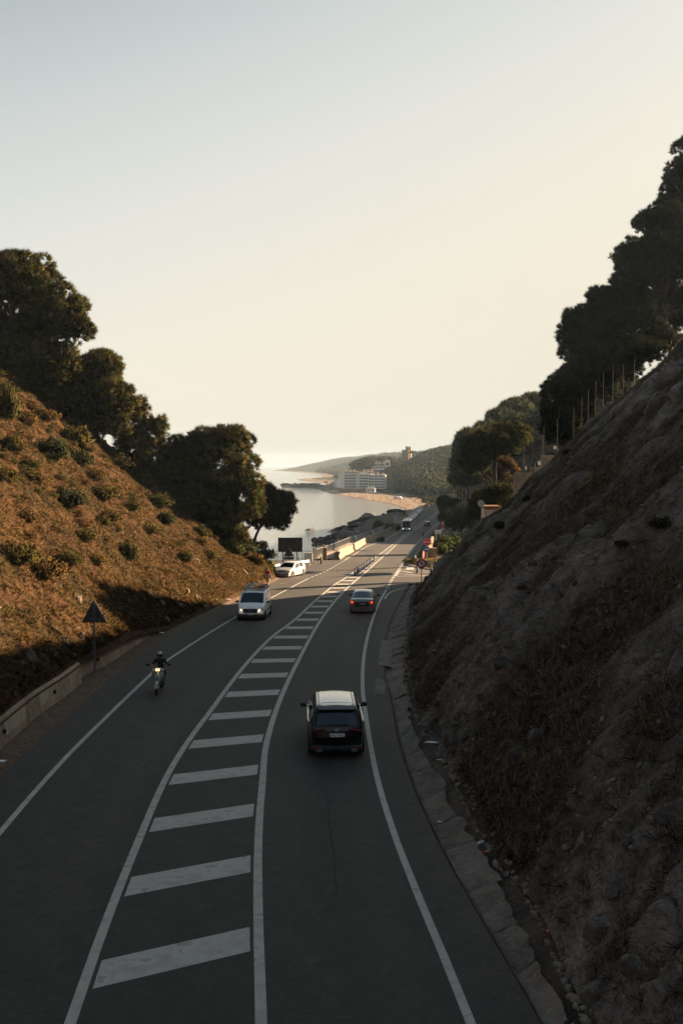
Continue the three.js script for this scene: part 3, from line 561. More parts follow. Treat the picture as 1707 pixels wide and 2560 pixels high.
  // wooded hillside: every crown of the front row is a tree, sunlit at the top
  const w = [[1180, 1105, 40, 30, 262], [1160, 1130, 26, 30, 258], [1215, 1085, 36, 28, 272], [1250, 1055, 38, 30, 285], [1285, 1030, 40, 30, 300], [1330, 1020, 44, 34, 305], [1200, 1140, 36, 34, 256], [1152, 1165, 22, 26, 256], [1240, 1110, 40, 34, 265], [1300, 1075, 45, 36, 280], [1145, 1200, 16, 22, 262], [1350, 1060, 44, 40, 285], [1270, 1135, 40, 36, 262], [1168, 1195, 22, 16, 250]];
  w.sort((a, b) => a[0] - b[0]);
  w.forEach(([x, y, rx, ry, D], k) => pine('hillside_pine', 'green pine crown, ' + nth[k] + ' from the left, in the wood beyond the umbrella pine', 'wood of pines on the far right hill', { seed: 40 + k, base: (p => { p.y = Math.min(inlandY(p.x, D), at(x, y + ry, D).y - 1); return p; })(at(x, y, D)), lobe: 1.9, trunk: 0.25, palette: [[0.05, 0.065, 0.024], [0.06, 0.072, 0.026], [0.045, 0.06, 0.022]], fork: 0.5, geo: bigClump, clump: 1, dense: 5, limbs: 0.1, crown: [crown(x, y, rx, ry, D), crown(x + rx * 0.3, y - ry * 0.25, rx * 0.6, ry * 0.7, D)] }));
}
// shrubs
const bushGeo = [0, 1, 2, 3].map(k => leafGeo(4200, 100 + k, 1, 0.066, 0.95)), leafyGeo = [0, 1].map(k => leafGeo(1100, 120 + k, 1, 0.13, 1));
const twigGeo = [0, 1].map(k => { const r = rng(300 + k); return merge([...Array(9)].map(() => { const a = r() * 6.28, s = 0.3 + 0.4 * r(); return rod(V(0, -0.2, 0), V(Math.cos(a) * s, 0.4 + 0.35 * r(), Math.sin(a) * s), 0.025, 0.01, 4); })); });
const bushMats = [[0.05, 0.047, 0.011], [0.068, 0.055, 0.014], [0.038, 0.042, 0.013], [0.085, 0.054, 0.016], [0.022, 0.028, 0.010], [0.085, 0.043, 0.016]].map(c => dull(...c));
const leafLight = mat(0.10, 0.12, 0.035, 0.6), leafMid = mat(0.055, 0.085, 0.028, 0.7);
function bush(label, group, p, sx, sy, k, m, leafy, name = 'shrub') {
  const t = thing(name, label, 'shrub', p, k * 1.7, group);
  const f = mesh('foliage', leafy ? leafyGeo[k % 2] : bushGeo[k % 4], m, t); f.scale.set(sx, sy, sx);
  const g = mesh('stem', twigGeo[k % 2], M.bark, t); g.scale.set(sx, sy, sx);
  return t;
}
{ // left slope shrubs: [px, py, half width px, half height px, tone]
  const list = [[130, 1125, 46, 50, 4], [185, 1080, 50, 42, 1], [200, 1140, 36, 40, 2], [165, 1235, 52, 44, 4], [255, 1225, 52, 30, 1], [40, 1380, 62, 46, 1], [110, 1410, 66, 42, 3], [300, 1150, 44, 32, 1], [345, 1190, 40, 30, 1], [395, 1245, 42, 32, 0], [415, 1290, 26, 28, 4], [320, 1370, 30, 46, 0], [460, 1385, 26, 26, 0], [445, 1250, 40, 26, 0], [520, 1380, 28, 22, 1], [500, 1325, 30, 26, 0], [560, 1340, 36, 34, 2], [585, 1365, 30, 30, 2], [610, 1355, 34, 30, 0], [20, 1000, 34, 80, 0], [60, 1040, 40, 30, 3], [110, 1030, 46, 26, 3], [235, 1180, 36, 24, 3], [355, 1130, 40, 26, 3], [275, 1290, 36, 26, 3], [60, 1290, 44, 26, 3], [210, 1330, 40, 26, 1], [370, 1320, 32, 24, 1], [545, 1290, 44, 40, 4], [480, 1235, 50, 40, 4], [430, 1200, 46, 34, 4], [390, 1160, 40, 34, 4], [600, 1310, 40, 36, 4], [10, 1180, 40, 28, 1], [90, 1190, 36, 24, 3], [170, 1395, 40, 30, 1], [240, 1400, 34, 22, 3], [640, 1395, 24, 26, 3], [30, 1105, 30, 34, 1], [330, 1260, 28, 22, 1], [220, 1010, 40, 24, 0], [290, 1090, 34, 30, 2], [330, 1120, 30, 24, 1]];
  const hit = (px, py) => { let D = 22; for (; D < 112; D += 0.4) { const p = at(px, py, D); if (p.x < footLeft(Math.min(D, 104)) && p.y < hillL(p.x, D)) return [p, D]; } return null; };
  const bandOf = y => y < 1110 ? 0 : y < 1200 ? 1 : y < 1290 ? 2 : y < 1365 ? 3 : 4;
  list.forEach(([x, y, rx, ry, m], k) => {
    const h = hit(x, y + ry * 0.5) || [at(x, y, 100), 100], D = h[1], p = h[0]; p.y = hillL(p.x, D) - 0.15;
    const tone = ['olive green', 'olive green', 'grey green', 'dry brownish', 'dark green', 'olive'][m], bd = bandOf(y), row = list.filter(q => bandOf(q[1]) === bd).sort((u, v) => u[0] - v[0]), o = row.indexOf(list[k]);
    bush(`${tone} shrub, ${o < 15 ? nth[o] : 'last'} from left in the ${['top', 'upper', 'middle', 'lower', 'lowest'][bd]} band on the orange slope`, 'larger shrubs on the left slope', p, PX(rx, D) * 1.25, PX(ry, D) * 1.35, k, bushMats[m]);
  });
  // low scrub all over the slope, the thicker the higher
  const rs = rng(606); let scrubs = 0;
  for (let k = 0; k < 1600; k++) {
    const D = 44 + 59 * Math.pow(rs(), 0.7), t = 3 + 36 * rs(), X = footLeft(Math.min(D, 104)) - t; if (Math.abs(X) / D > 0.37) continue;
    if (fbm(X * 0.12, D * 0.12, 21, 2) + t * 0.02 < rs() * 0.6 || scrubs > 290) continue; scrubs++;
    const y = hillL(X, D), s = 0.4 + 0.9 * rs() * rs() + 0.55 * sstep(13, 24, t) * rs(); if (y < roadY(D)) continue;
    bush('low scrubby bush among the dry grass of the left slope', 'low scrub scattered over the left slope', V(X, y - 0.15, -D), s, s * (0.5 + 0.4 * rs()), k, bushMats[[0, 1, 1, 3, 1, 0, 5][Math.floor(rs() * 7)]], false, 'scrub');
  }
  // the leafy bush by the lay-by with light catching its leaves
  const p = onRoad(668, 1415), D = 104;
  const lb = thing('leafy_bush', 'tall leafy bush with light catching its leaves beside the big sign back', 'bush', V(at(664, 1400, D).x, roadY(D) + 0.3, -D));
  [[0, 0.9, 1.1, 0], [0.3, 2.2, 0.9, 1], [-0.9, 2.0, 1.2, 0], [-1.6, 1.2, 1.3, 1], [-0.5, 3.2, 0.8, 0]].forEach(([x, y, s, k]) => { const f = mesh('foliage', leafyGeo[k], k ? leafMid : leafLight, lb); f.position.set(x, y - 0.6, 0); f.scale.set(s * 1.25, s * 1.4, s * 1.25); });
  mesh('stem', [rod(V(-0.2, -0.5, 0), V(0.3, 2.2, 0), 0.05, 0.02), rod(V(-0.3, -0.5, 0), V(-1, 2.4, 0), 0.05, 0.02)], M.bark, lb);
}
{ // right slope and roadside shrubs
  const hit = (px, py) => { for (let D = 15; D < 112; D += 0.3) { const p = at(px, py, D); if (p.x > footRight(Math.min(D, 98)) && p.y < hillR(p.x, D)) return [p, D]; } return [at(px, py, 100), 100]; };
  [[1320, 1235, 26, 24, 'dark shrub on the shaded slope below the retaining wall'], [1660, 1300, 56, 40, 'dark green shrub on the shaded slope at the right edge'], [1560, 1350, 44, 22, 'low dark shrub left of the one at the right edge'], [1530, 1190, 26, 22, 'dark shrub right of the straw tussock'], [1250, 1300, 26, 26, 'greenish shrub at the lower left of the shaded slope'], [1420, 1120, 24, 20, 'small dark shrub high on the shaded slope by the fence'], [1690, 980, 30, 22, 'shrub near the top of the shaded slope at the right edge']].forEach(([x, y, rx, ry, l], k) => { const [p, D] = hit(x, y + ry * 0.6); p.y = hillR(p.x, D) - 0.15; bush(l, null, p, PX(rx, D) * 0.8, PX(ry, D) * 0.9, k + 1, [bushMats[1], dull(0.06, 0.075, 0.03), dull(0.075, 0.08, 0.035)][k % 3]); });
  const [p, D] = hit(1488, 1212); p.y = hillR(p.x, D) - 0.2;
  const st = thing('straw_tussock', 'pale straw coloured tussock of dry grass on the shaded slope', 'grass tussock', p);
  const g = mesh('blades', bladeGeo(1300, 9, 0.75, 1.15, 0.022, 0.6, 3, 0.3), mat(0.36, 0.25, 0.11, 0.9), st); g.scale.set(0.8, 1, 0.8);
  // green reeds behind the roadside wall
  [[1098, 1392, 138, 2.4, 3.6], [1118, 1395, 140, 2.6, 4.2], [1142, 1392, 142, 2.8, 4.4], [1165, 1385, 145, 3, 4.6], [1108, 1365, 160, 3, 4.8], [1135, 1350, 168, 3.2, 5]].forEach(([x, y, D, w, h], k) => { const q = at(x, y, D); q.y = inlandY(q.x, D) - 0.3; bush('green reedy bush behind the parapet wall, ' + ['leftmost of the near row', 'second of the near row', 'third of the near row', 'rightmost of the near row', 'left one of the far pair', 'right one of the far pair'][k], 'green bushes behind the parapet wall', q, w * 0.75, h * 0.8, k, k % 2 ? dull(0.035, 0.055, 0.016) : dull(0.045, 0.068, 0.018), false, 'reed_bush'); });
}
// dry grass: nobody could count it
{
  const tuftA = bladeGeo(15, 7, 0.5, 0.5, 0.026, 0.35, 2), tuftB = bladeGeo(18, 8, 0.5, 0.8, 0.018, 0.5, 3);
  const grassMat = dull(1, 1, 1), r = rng(91), L = [], R = [];
  const slopeDir = (f, X, D, up) => { const e = 0.4, gx = (f(X + e, D) - f(X - e, D)) / (2 * e), gd = (f(X, D + e) - f(X, D - e)) / (2 * e); return V(-gx * up, 1, gd * up).normalize(); };
  for (let k = 0; k < 240000; k++) {
    const D = 28 + 80 * Math.pow(r(), 0.8), t = 0.3 + 48 * Math.pow(r(), 1.2), X = footLeft(Math.min(D, 104)) - t;
    if (Math.abs(X) / D > 0.4) continue;
    const h = hillL(X, D); if (h < roadY(D) - 3) continue;
    const f = fbm(X * 0.22, D * 0.22, 2) + 0.5 * fbm(X * 0.9, D * 0.9, 8); if (r() < 0.2 + 0.5 * Math.max(0, -f)) continue;
    const n = slopeDir(hillL, X, D, 0.5), k2 = 0.65 + 0.7 * r(), pick = r() + f * 0.9;
    const c = pick > 0.76 ? [0.052, 0.045, 0.011] : pick > 0.42 ? [0.078, 0.053, 0.018] : pick > 0.12 ? [0.11, 0.062, 0.024] : [0.165, 0.1, 0.04];
    L.push([V(X, h - 0.04, -D), n.add(V((r() - 0.5) * 0.8, 0, (r() - 0.5) * 0.8)).normalize(), 0.24 + 0.42 * r(), [c[0] * k2, c[1] * k2, c[2] * k2], r() * 6]);
  }
  for (let k = 0; k < 170000; k++) {
    const D = 12 + 92 * Math.pow(r(), 1.35), t = 0.25 + 46 * Math.pow(r(), 1.3), X = footRight(Math.min(D, 98)) + t;
    if (X / D > 0.42) continue;
    const h = hillR(X, D); if (h < roadY(D) - 2) continue;
    const f = fbm(X * 0.25, D * 0.25, 12) + 0.6 * fbm(X * 0.8, D * 0.8, 18); if (r() < 0.2 + 2.2 * Math.max(0, f) || (ledge(X, D) > 0.12 && r() < 0.85)) continue;
    const n = slopeDir(hillR, X, D, 0.8), k2 = 0.55 + 0.8 * r(), pick = r() - f * 0.3;
    const c = pick > 0.95 ? [0.10, 0.11, 0.045] : pick > 0.6 ? [0.20, 0.145, 0.085] : pick > 0.14 ? [0.165, 0.14, 0.11] : [0.27, 0.20, 0.11];
    R.push([V(X, h - 0.05, -D), n.add(V((r() - 0.5) * 0.5 - 0.75, -0.35, (r() - 0.5) * 0.5 + 0.2)).normalize(), 0.3 + 0.55 * r(), [c[0] * k2, c[1] * k2, c[2] * k2], r() * 6]);
  }
  tag(scatter('dry_grass', tuftA, grassMat, L, scene), 'orange dry grass covering the sunlit left slope', 'grass', null, 'stuff');
  tag(scatter('dry_grass', tuftB, grassMat, R, scene), 'withered grey brown grass hanging over the shaded right slope', 'grass', null, 'stuff');
  const W = [];
  for (let k = 0; k < 1500; k++) { const D = 112 + 13 * r(), X = kerbFar(D) + 0.3 + 5 * r(); W.push([V(X, roadY(D) + 0.1, -D), V((r() - 0.5) * 0.6, 1, (r() - 0.5) * 0.6).normalize(), 0.5 + 0.7 * r(), r() < 0.6 ? [0.26, 0.19, 0.05] : [0.12, 0.12, 0.035], r() * 6]); }
  tag(scatter('roadside_weeds', tuftA, grassMat, W, scene), 'yellowing weeds along the guard rail at the junction', 'weeds', null, 'stuff');
}
// rocks in the slopes
{
  const r = rng(17), rocks = [0, 1, 2, 3, 4, 5].map(k => {
    const g = new THREE.IcosahedronGeometry(1, 4), p = g.attributes.position;
    const rk = rng(900 + k), cuts = [...Array(13)].map(() => [V(rk() * 2 - 1, rk() * 2 - 1, rk() * 2 - 1).normalize(), 0.5 + 0.32 * rk()]);
    for (let i = 0; i < p.count; i++) {
      const v = V().fromBufferAttribute(p, i); for (const [n, d] of cuts) { const e = v.dot(n) - d; if (e > 0) v.addScaledVector(n, -e); }
      v.multiplyScalar(1.25); const c = V(Math.round(v.x * 1.6 + 0.3 * k) / 1.6, Math.round(v.y * 1.5 + k) / 1.5, Math.round(v.z * 1.7) / 1.7);
      const s = 0.95 + 0.12 * noise(v.x * 1.3 + k * 5, v.y * 1.3, v.z * 1.3) + 0.08 * noise(v.x * 4 + k, v.y * 4, v.z * 4) + 0.04 * noise(v.x * 11, v.y * 11, v.z * 11 + k);
      v.multiplyScalar(s).lerp(c, 0.06); p.setXYZ(i, v.x, v.y, v.z);
    }
    g.computeVertexNormals(); return g;
  });
  const rmats = [mat(0.23, 0.2, 0.165, 0.95, { map: rep(stains, 1), bumpMap: rep(lumps, 1.4), bumpScale: 0.12 }), mat(0.19, 0.165, 0.135, 0.95, { map: rep(stains, 1), bumpMap: rep(lumps, 1.4), bumpScale: 0.12 }), mat(0.27, 0.235, 0.19, 0.95, { map: rep(stains, 1), bumpMap: rep(lumps, 1.4), bumpScale: 0.12 })];
  const rockBig = mat(0.34, 0.30, 0.245, 0.95, { map: rep(stains, 0.8), bumpMap: rep(lumps, 1.2), bumpScale: 0.16 });
  const put = (parent, f, X, D, s, m) => { const q = mesh('rock', rocks[Math.floor(r() * 6)], m, parent); q.position.set(X, f(X, D) - s * 0.5, -D); q.scale.set(s * (0.6 + 0.5 * r()), s * (0.7 + 0.6 * r()), s * (0.6 + 0.5 * r())); q.rotation.set(r() * 0.6, r() * 6, r() * 0.6 - 0.5); return q; };
  const hitR = (px, py) => { for (let D = 12; D < 112; D += 0.15) { const p = at(px, py, D); if (p.x > footRight(Math.min(D, 98)) && p.y < hillR(p.x, D)) return [p, D]; } return null; };
  // the larger outcrops, where the photograph shows them: [px, py, half size px]
  for (const [x, y, s] of [[1500, 2330, 46], [1660, 2310, 60], [1500, 2480, 40], [1655, 2505, 44], [1460, 2110, 30], [1535, 2230, 26], [1420, 2270, 26], [1345, 1845, 24], [1400, 1890, 20], [1295, 1890, 20], [1200, 1780, 20], [1235, 1920, 22], [1430, 1850, 16], [1310, 1760, 18], [1160, 1700, 18], [1250, 1650, 20], [1205, 1745, 14], [1650, 2070, 18], [1590, 2440, 34], [1390, 2060, 18], [1345, 1660, 16], [1690, 1670, 36], [1700, 1590, 24], [1620, 1920, 20], [1570, 2120, 22], [1300, 2130, 22], [1240, 2190, 16], [1445, 1855, 12], [1350, 1970, 22], [1345, 1560, 12], [1280, 1610, 16], [1480, 1720, 14], [1560, 1780, 16], [1440, 2010, 20], [1640, 1010, 30], [1690, 930, 26], [1660, 1060, 26], [1600, 1030, 16], [1700, 1000, 28], [1540, 1110, 12], [1420, 1260, 10], [1460, 1310, 12], [1380, 1400, 12], [1210, 1500, 10], [1300, 1470, 10], [1620, 1240, 14], [1330, 1420, 8], [1500, 1560, 12], [1610, 1480, 14], [1180, 1600, 12], [1140, 1640, 12], [1100, 1760, 12], [1165, 1840, 14], [1215, 2000, 14]]) {
    const h = hitR(x, y); if (h) put(hillRight, hillR, h[0].x, h[1], PX(s, h[1]) * 1.25, s > 25 ? rockBig : rmats[Math.floor(r() * 3)]);
  }
  for (let k = 0; k < 120; k++) { const D = 14 + 84 * r(), t = 0.4 + 26 * r() * r(), X = footRight(Math.min(D, 98)) + t; if (X / D < 0.38) put(hillRight, hillR, X, D, 0.1 + 0.35 * r() * r(), rmats[Math.floor(r() * 3)]); }
  const lm = [mat(0.26, 0.18, 0.12, 0.95, { map: rep(stains, 1) }), mat(0.20, 0.15, 0.11, 0.95, { map: rep(stains, 1) })];
  for (let k = 0; k < 80; k++) { const D = 36 + 64 * r(), t = 0.2 + (r() < 0.6 ? 5 : 14) * r() * r(), X = footLeft(Math.min(D, 104)) - t; put(hillLeft, hillL, X, D, 0.1 + 0.3 * r() * r(), lm[k % 2]); }
  { // loose rubble on the right slope and along its foot
    const st = rng(88), list = [], pg = new THREE.IcosahedronGeometry(1, 0);
    for (let k = 0; k < 12000; k++) { const D = 12 + 60 * Math.pow(st(), 1.3), t = -0.15 + 22 * Math.pow(st(), 2.2), X = footRight(Math.min(D, 98)) + t; if (X / D > 0.4) continue; const s = 0.012 + 0.09 * Math.pow(st(), 6), g = 0.7 + 0.6 * st(); list.push([V(X, (t > 0 ? hillR(X, D) : roadY(D) + 0.12), -D), V(st() - 0.5, st(), st() - 0.5).normalize(), V(s * (0.7 + st()), s * (0.5 + 0.5 * st()), s), [0.21 * g, 0.175 * g, 0.135 * g], st() * 6]); }
    tag(scatter('rubble', pg, dull(1, 1, 1), list, scene), 'loose stones strewn over the shaded right slope and its foot', 'rubble', null, 'stuff');
  }
  // rocks standing in the sea and along the shore
  for (const [n, l, list] of [['sea_rock', 'low dark rock standing in the sea behind the round sign backs, left one', [[775, 1325.5, 10, 6], [768, 1327, 6, 3], [786, 1326, 4, 2]]], ['sea_rock', 'double humped dark rock in the sea nearer the shore', [[836, 1328, 9, 7], [822, 1329, 5, 4]]], ['sea_rock', 'pointed brown rock rising from the rocky shore', [[918, 1300, 15, 19], [903, 1308, 13, 9]]], ['sea_rock', 'long dark rock at the water beside the promenade railing', [[872, 1356, 14, 7], [858, 1361, 10, 5], [885, 1350, 10, 6]]], ['sea_rock', 'tiny dark rock alone in the water', [[798, 1314, 3, 2]]]]) {
    const t = thing(n, l, 'rock');
    list.forEach(([x, y, rx, ry], k) => { const D = EYE * FOCAL / (y - 1158) * (n === 'sea_rock' && l.startsWith('pointed') ? 0.86 : 1), p = at(x, y, D), q = mesh('boulder', rocks[k % 6], l.startsWith('pointed') ? M.rock : M.rockDark, t); q.position.copy(p); q.position.y -= 0.3; q.scale.set(PX(rx, D) * 1.5, PX(ry, D) * 0.85, PX(rx, D) * 1.5); q.rotation.y = k * 2; });
  }
  for (let k = 0; k < 260; k++) { const D = 255 + 190 * r(), X = shoreX(D) - 2 + 13 * r() * r(), s = 0.6 + 2.0 * r() * r(); const q = mesh('rock', rocks[k % 6], r() < 0.6 ? M.rockDark : M.rock, scene.getObjectByName('shore')); q.position.set(X, Math.max(-0.3, coastY(X, D) - 0.2), -D); q.scale.set(s * (0.8 + r()), s * (0.5 + 0.6 * r()), s * (0.8 + r())); q.rotation.y = r() * 6; }
  // breakwater blocks
  for (let k = 0; k < 150; k++) { const u = r(), p = at(lerp(704, 800, u), 1220, 1060 + 8 * (r() - 0.5)), q = mesh('block', rocks[k % 6], M.rockDark, scene.getObjectByName('breakwater')); q.position.set(p.x, 1.5 + 2.2 * r(), p.z); q.scale.set(1.6, 1.2, 1.6); q.rotation.set(r(), r() * 6, 0); }
}

// ---------------------------------------------------------------- walls, rails, fences
function wallRun(fn, off, prof, d0, d1, n, yOff = 0) {          // a profile [across, up] drawn along the line fn
  return sheet(n, prof.length - 1, (i, j) => { const D = lerp(d0, d1, i / n), s = (fn(D + 0.5) - fn(D - 0.5)), L = Math.hypot(1, s), o = off + prof[j][0], X = fn(D) + o / L, Z = D - o * s / L; return [X, roadY(D) + yOff + prof[j][1], -Z]; }, (i, j, q) => [q[2], q[1] + q[0]]);
}
const endCap = (fn, off, prof, D, yOff = 0) => { const s = fn(D + 0.5) - fn(D - 0.5), L = Math.hypot(1, s), h = prof.length >> 1; return sheet(h, 1, (i, j) => { const p = prof[j ? prof.length - 1 - i : i]; const o = off + p[0]; return [fn(D) + o / L, roadY(D) + yOff + p[1], -(D - o * s / L)]; }); };
{
  const w = thing('roadside_wall', 'stained low concrete wall with drainage holes at the foot of the left slope', 'wall');
  const stained = mat(0.40, 0.31, 0.215, 0.95, { map: rep(stains, 0.3), bumpMap: rep(lumps, 0.6), bumpScale: 0.05 });
  const prof = h => [[0.16, -0.2], [0.10, h * 0.5], [0.05, h * 0.94], [0.0, h], [-0.28, h], [-0.34, h * 0.94], [-0.36, -0.2]];
  let D = -12, k = 0;
  for (const D1 of [10, 22, 32, 38, 44.3, 48, 52.5, 57, 61]) {
    const far = D1 > 45, h0 = far ? lerp(0.78, 0.12, (D - 44.3) / 18.5) : 1.06, h1 = far ? lerp(0.78, 0.12, (D1 - 44.3) / 18.5) : 1.06;
    const g = sheet(12, 6, (i, j) => { const d = lerp(D + 0.02, D1 - 0.02, i / 12), h = lerp(h0, h1, i / 12), q = prof(h)[j], s = footLeft(d + 0.5) - footLeft(d - 0.5), L = Math.hypot(1, s), o = q[0] - 0.1 + (far ? -0.28 : 0); return [footLeft(d) + o / L, roadY(d) + q[1] + 0.01 * noise(d, j), -(d - o * s / L)]; }, (i, j, q) => [q[2], q[1] * 1 + q[0]]);
    mesh('wall_panel', [g, endCap(footLeft, -0.1 + (far ? -0.28 : 0), prof(h0), D + 0.02), endCap(footLeft, -0.1 + (far ? -0.28 : 0), prof(h1), D1 - 0.02)], k++ % 2 ? stained : mat(0.45, 0.35, 0.24, 0.95, { map: rep(stains, 0.37), bumpMap: rep(lumps, 0.5), bumpScale: 0.05 }), w);
    D = D1;
  }
  for (const d of [33.5, 40, 47.5]) mesh('drain_hole', box(0.12, 0.14, 0.1, footLeft(d) + 0.03 - (d > 45 ? 0.28 : 0), roadY(d) + 0.62, -d, 0.6), M.black, w);
  for (const [d, wd] of [[31.5, 2], [35, 2.6], [39, 1.6]]) mesh('render_patch', sheet(10, 4, (i, j) => { const dd = d + wd * (i / 10 - 0.5), u = j / 4, e = 0.12 * noise(dd * 3, u * 3, d); return [footLeft(dd) + lerp(0.035, -0.035, u), roadY(dd) + lerp(0.42 + e, 0.93, u), -dd]; }), mat(0.55, 0.47, 0.36, 0.95, { map: rep(stains, 0.8) }), w);
}
{ // the long concrete barrier of the sea front, cast in lengths
  const b = thing('concrete_barrier', 'long tan concrete barrier wall between the road and the sea promenade', 'barrier');
  const prof = [[0.10, -0.15], [0.08, 0.1], [-0.06, 0.35], [-0.14, 1.03], [-0.18, 1.06], [-0.42, 1.06], [-0.46, 1.03], [-0.56, 0.3], [-0.62, -0.15]];
  const m = [0, 1, 2].map(k => mat(0.50 - 0.03 * k, 0.40 - 0.025 * k, 0.29 - 0.02 * k, 0.95, { map: rep(stains, 0.25 + 0.05 * k), bumpMap: rep(grit, 0.5), bumpScale: 0.01 }));
  let D = 129, k = 0;
  while (D < 480) {
    const L = D < 330 ? 6 : 14, d1 = Math.min(480, D + L);
    const parts = [wallRun(barrierX, -0.1, prof, D + 0.015, d1 - 0.015, 6), endCap(barrierX, -0.1, prof, D + 0.015), endCap(barrierX, -0.1, prof, d1 - 0.015)];
    mesh('wall_panel', parts, m[k++ % 3], b);
    if (D < 260) for (const q of [0.25, 0.75]) { const dd = D + L * q, hX = barrierX(dd) - 0.2; mesh('drain_hole', box(0.09, 0.1, 0.2, hX, roadY(dd) + 0.62, -dd), M.black, b); }
    D = d1;
  }
  mesh('sloped_end', [sheet(6, 1, (i, j) => { const u = i / 6; return [barrierX(129) - 0.3 + (j - 0.5) * 0.6 * (1 + 0.2 * (1 - u)) - 0.35 * (1 - u), roadY(129) + 1.05 * u, -(129 - 0.9 * (1 - u))]; })], mat(0.22, 0.19, 0.15, 0.95, { map: rep(stains, 0.4) }), b);
  const prom = setting('promenade'), pl = D => barrierX(D) - 0.75, pr = D => barrierX(D) - 3.4;
  mesh('paving', sheet(120, 4, (i, j) => { const D = lerp(129, 480, i / 120); return [lerp(pr(D) - 0.25, pl(D), j / 4), roadY(D) + 0.12, -D]; }, (i, j, q) => [q[0], q[2]]), M.concrete, prom);
  mesh('sea_wall', sheet(120, 3, (i, j) => { const D = lerp(126, 480, i / 120); return [pr(Math.max(129, D)) - 0.25 - 0.15 * j, lerp(roadY(D) + 0.12, -3, j / 3), -D]; }, (i, j, q) => [q[2], q[1]]), M.concrete, prom);
  mesh('sea_wall', sheet(30, 3, (i, j) => { const X = lerp(-40, pr(129) - 0.2, i / 30); return [X, lerp(roadY(127.5), -3, j / 3), -127.6 - 0.2 * j]; }, (i, j, q) => [q[0], q[1]]), M.concrete, prom);
  // railing along the promenade: posts, pickets and rails
  const rail = thing('railing', 'long white railing with posts along the sea promenade behind the barrier', 'railing'), postM = mat(0.34, 0.33, 0.31, 0.6), barM = mat(0.3, 0.31, 0.31, 0.5, { metalness: 0.4 });
  for (let d = 130, q = 0; d < 400; d += d < 240 ? 3 : 4.5, q++) { const X = pr(d), y = roadY(d) + 0.12, wide = q === 0 || q === 4; mesh('post', rbox(wide ? 0.42 : 0.14, wide ? 1.35 : 1.2, wide ? 0.42 : 0.14, 0.02, X, y + (wide ? 0.67 : 0.6), -d), wide ? M.concrete : postM, rail);
    const e = Math.min(400, d + (d < 240 ? 3 : 4.5)), bars = [rod(V(pr(d), roadY(d) + 1.16, -d), V(pr(e), roadY(e) + 1.16, -e), 0.03, 0.03, 5), rod(V(pr(d), roadY(d) + 0.28, -d), V(pr(e), roadY(e) + 0.28, -e), 0.02, 0.02, 5)];
    if (d < 330) for (let k = 1; k < 14; k++) { const D = lerp(d, e, k / 14); bars.push(box(0.03, 0.9, 0.03, pr(D), roadY(D) + 0.72, -D)); }
    mesh('rail_panel', bars, barM, rail); }
  // railing and block at the lay-by, facing us
  const lr = thing('railing', 'grey metal railing at the end of the lay-by in front of the sea', 'railing'), yb = roadY(126.5);
  const xs = [-14, -12, -10, -8.2, -6.6, -5, -3.0, -2.4];
  for (let k = 0; k < xs.length; k++) { const X = xs[k]; mesh('post', box(0.07, 1.35, 0.07, X, yb + 0.67, -126.6), M.metal, lr); if (k) { const bars = [rod(V(xs[k - 1], yb + 1.25, -126.6), V(X, yb + 1.25, -126.6), 0.03, 0.03, 5), rod(V(xs[k - 1], yb + 0.25, -126.6), V(X, yb + 0.25, -126.6), 0.02, 0.02, 5)]; const n = Math.round((X - xs[k - 1]) / 0.17); for (let q = 1; q < n; q++) bars.push(box(0.022, 1.0, 0.022, lerp(xs[k - 1], X, q / n), yb + 0.75, -126.6)); mesh('rail_panel', bars, M.metal, lr); } }
  const ub = thing('utility_box', 'pale square utility box standing at the lay-by railing', 'utility box', [at(771, 1395, 125.5).x, roadY(125.5), -125.5]);
  mesh('cabinet', rbox(1.05, 1.0, 0.5, 0.03, 0, 0.5, 0), M.white, ub); mesh('lid', rbox(1.12, 0.06, 0.56, 0.02, 0, 1.02, 0), M.concrete, ub); mesh('door_seam', [box(0.015, 0.85, 0.01, 0, 0.5, 0.252), box(0.95, 0.012, 0.01, 0, 0.1, 0.252)], M.darkMetal, ub);
  const pil = thing('brick_pillar', 'short square stone pillar where the promenade railing begins', 'pillar', [at(812, 1402, 128).x, roadY(128), -128]); mesh('shaft', rbox(0.5, 1.5, 0.5, 0.03, 0, 0.75, 0), mat(0.36, 0.24, 0.16, 0.9, { map: rep(stains, 1) }), pil); mesh('cap', rbox(0.6, 0.1, 0.6, 0.03, 0, 1.54, 0), M.concrete, pil);
}
// steel guard rails
function guardRail(label, pts, y, side) {
  const t = thing('guard_rail', label, 'guard rail'), c = new THREE.CatmullRomCurve3(pts), n = pts.length * 10, prof = [[0, 0.42], [0.07, 0.46], [0.07, 0.52], [0, 0.57], [0.07, 0.62], [0.07, 0.68], [0, 0.72]];
  mesh('beam', sheet(n, 6, (i, j) => { const p = c.getPoint(i / n), q = c.getTangent(i / n), s = V(-q.z, 0, q.x).normalize(); p.addScaledVector(s, side * prof[j][0]); p.y += prof[j][1]; return [p.x, p.y, p.z]; }), M.steel, t);
  const L = c.getLength(), m = Math.round(L / 2); for (let k = 0; k <= m; k++) { const p = c.getPointAt(k / m), q = c.getTangentAt(k / m); mesh('post', box(0.12, 0.8, 0.08, p.x, p.y + 0.38, p.z, Math.atan2(q.x, q.z)), M.metal, t); mesh('spacer', box(0.14, 0.22, 0.1, p.x, p.y + 0.57, p.z, Math.atan2(q.x, q.z)), M.darkMetal, t); }
  return t;
}
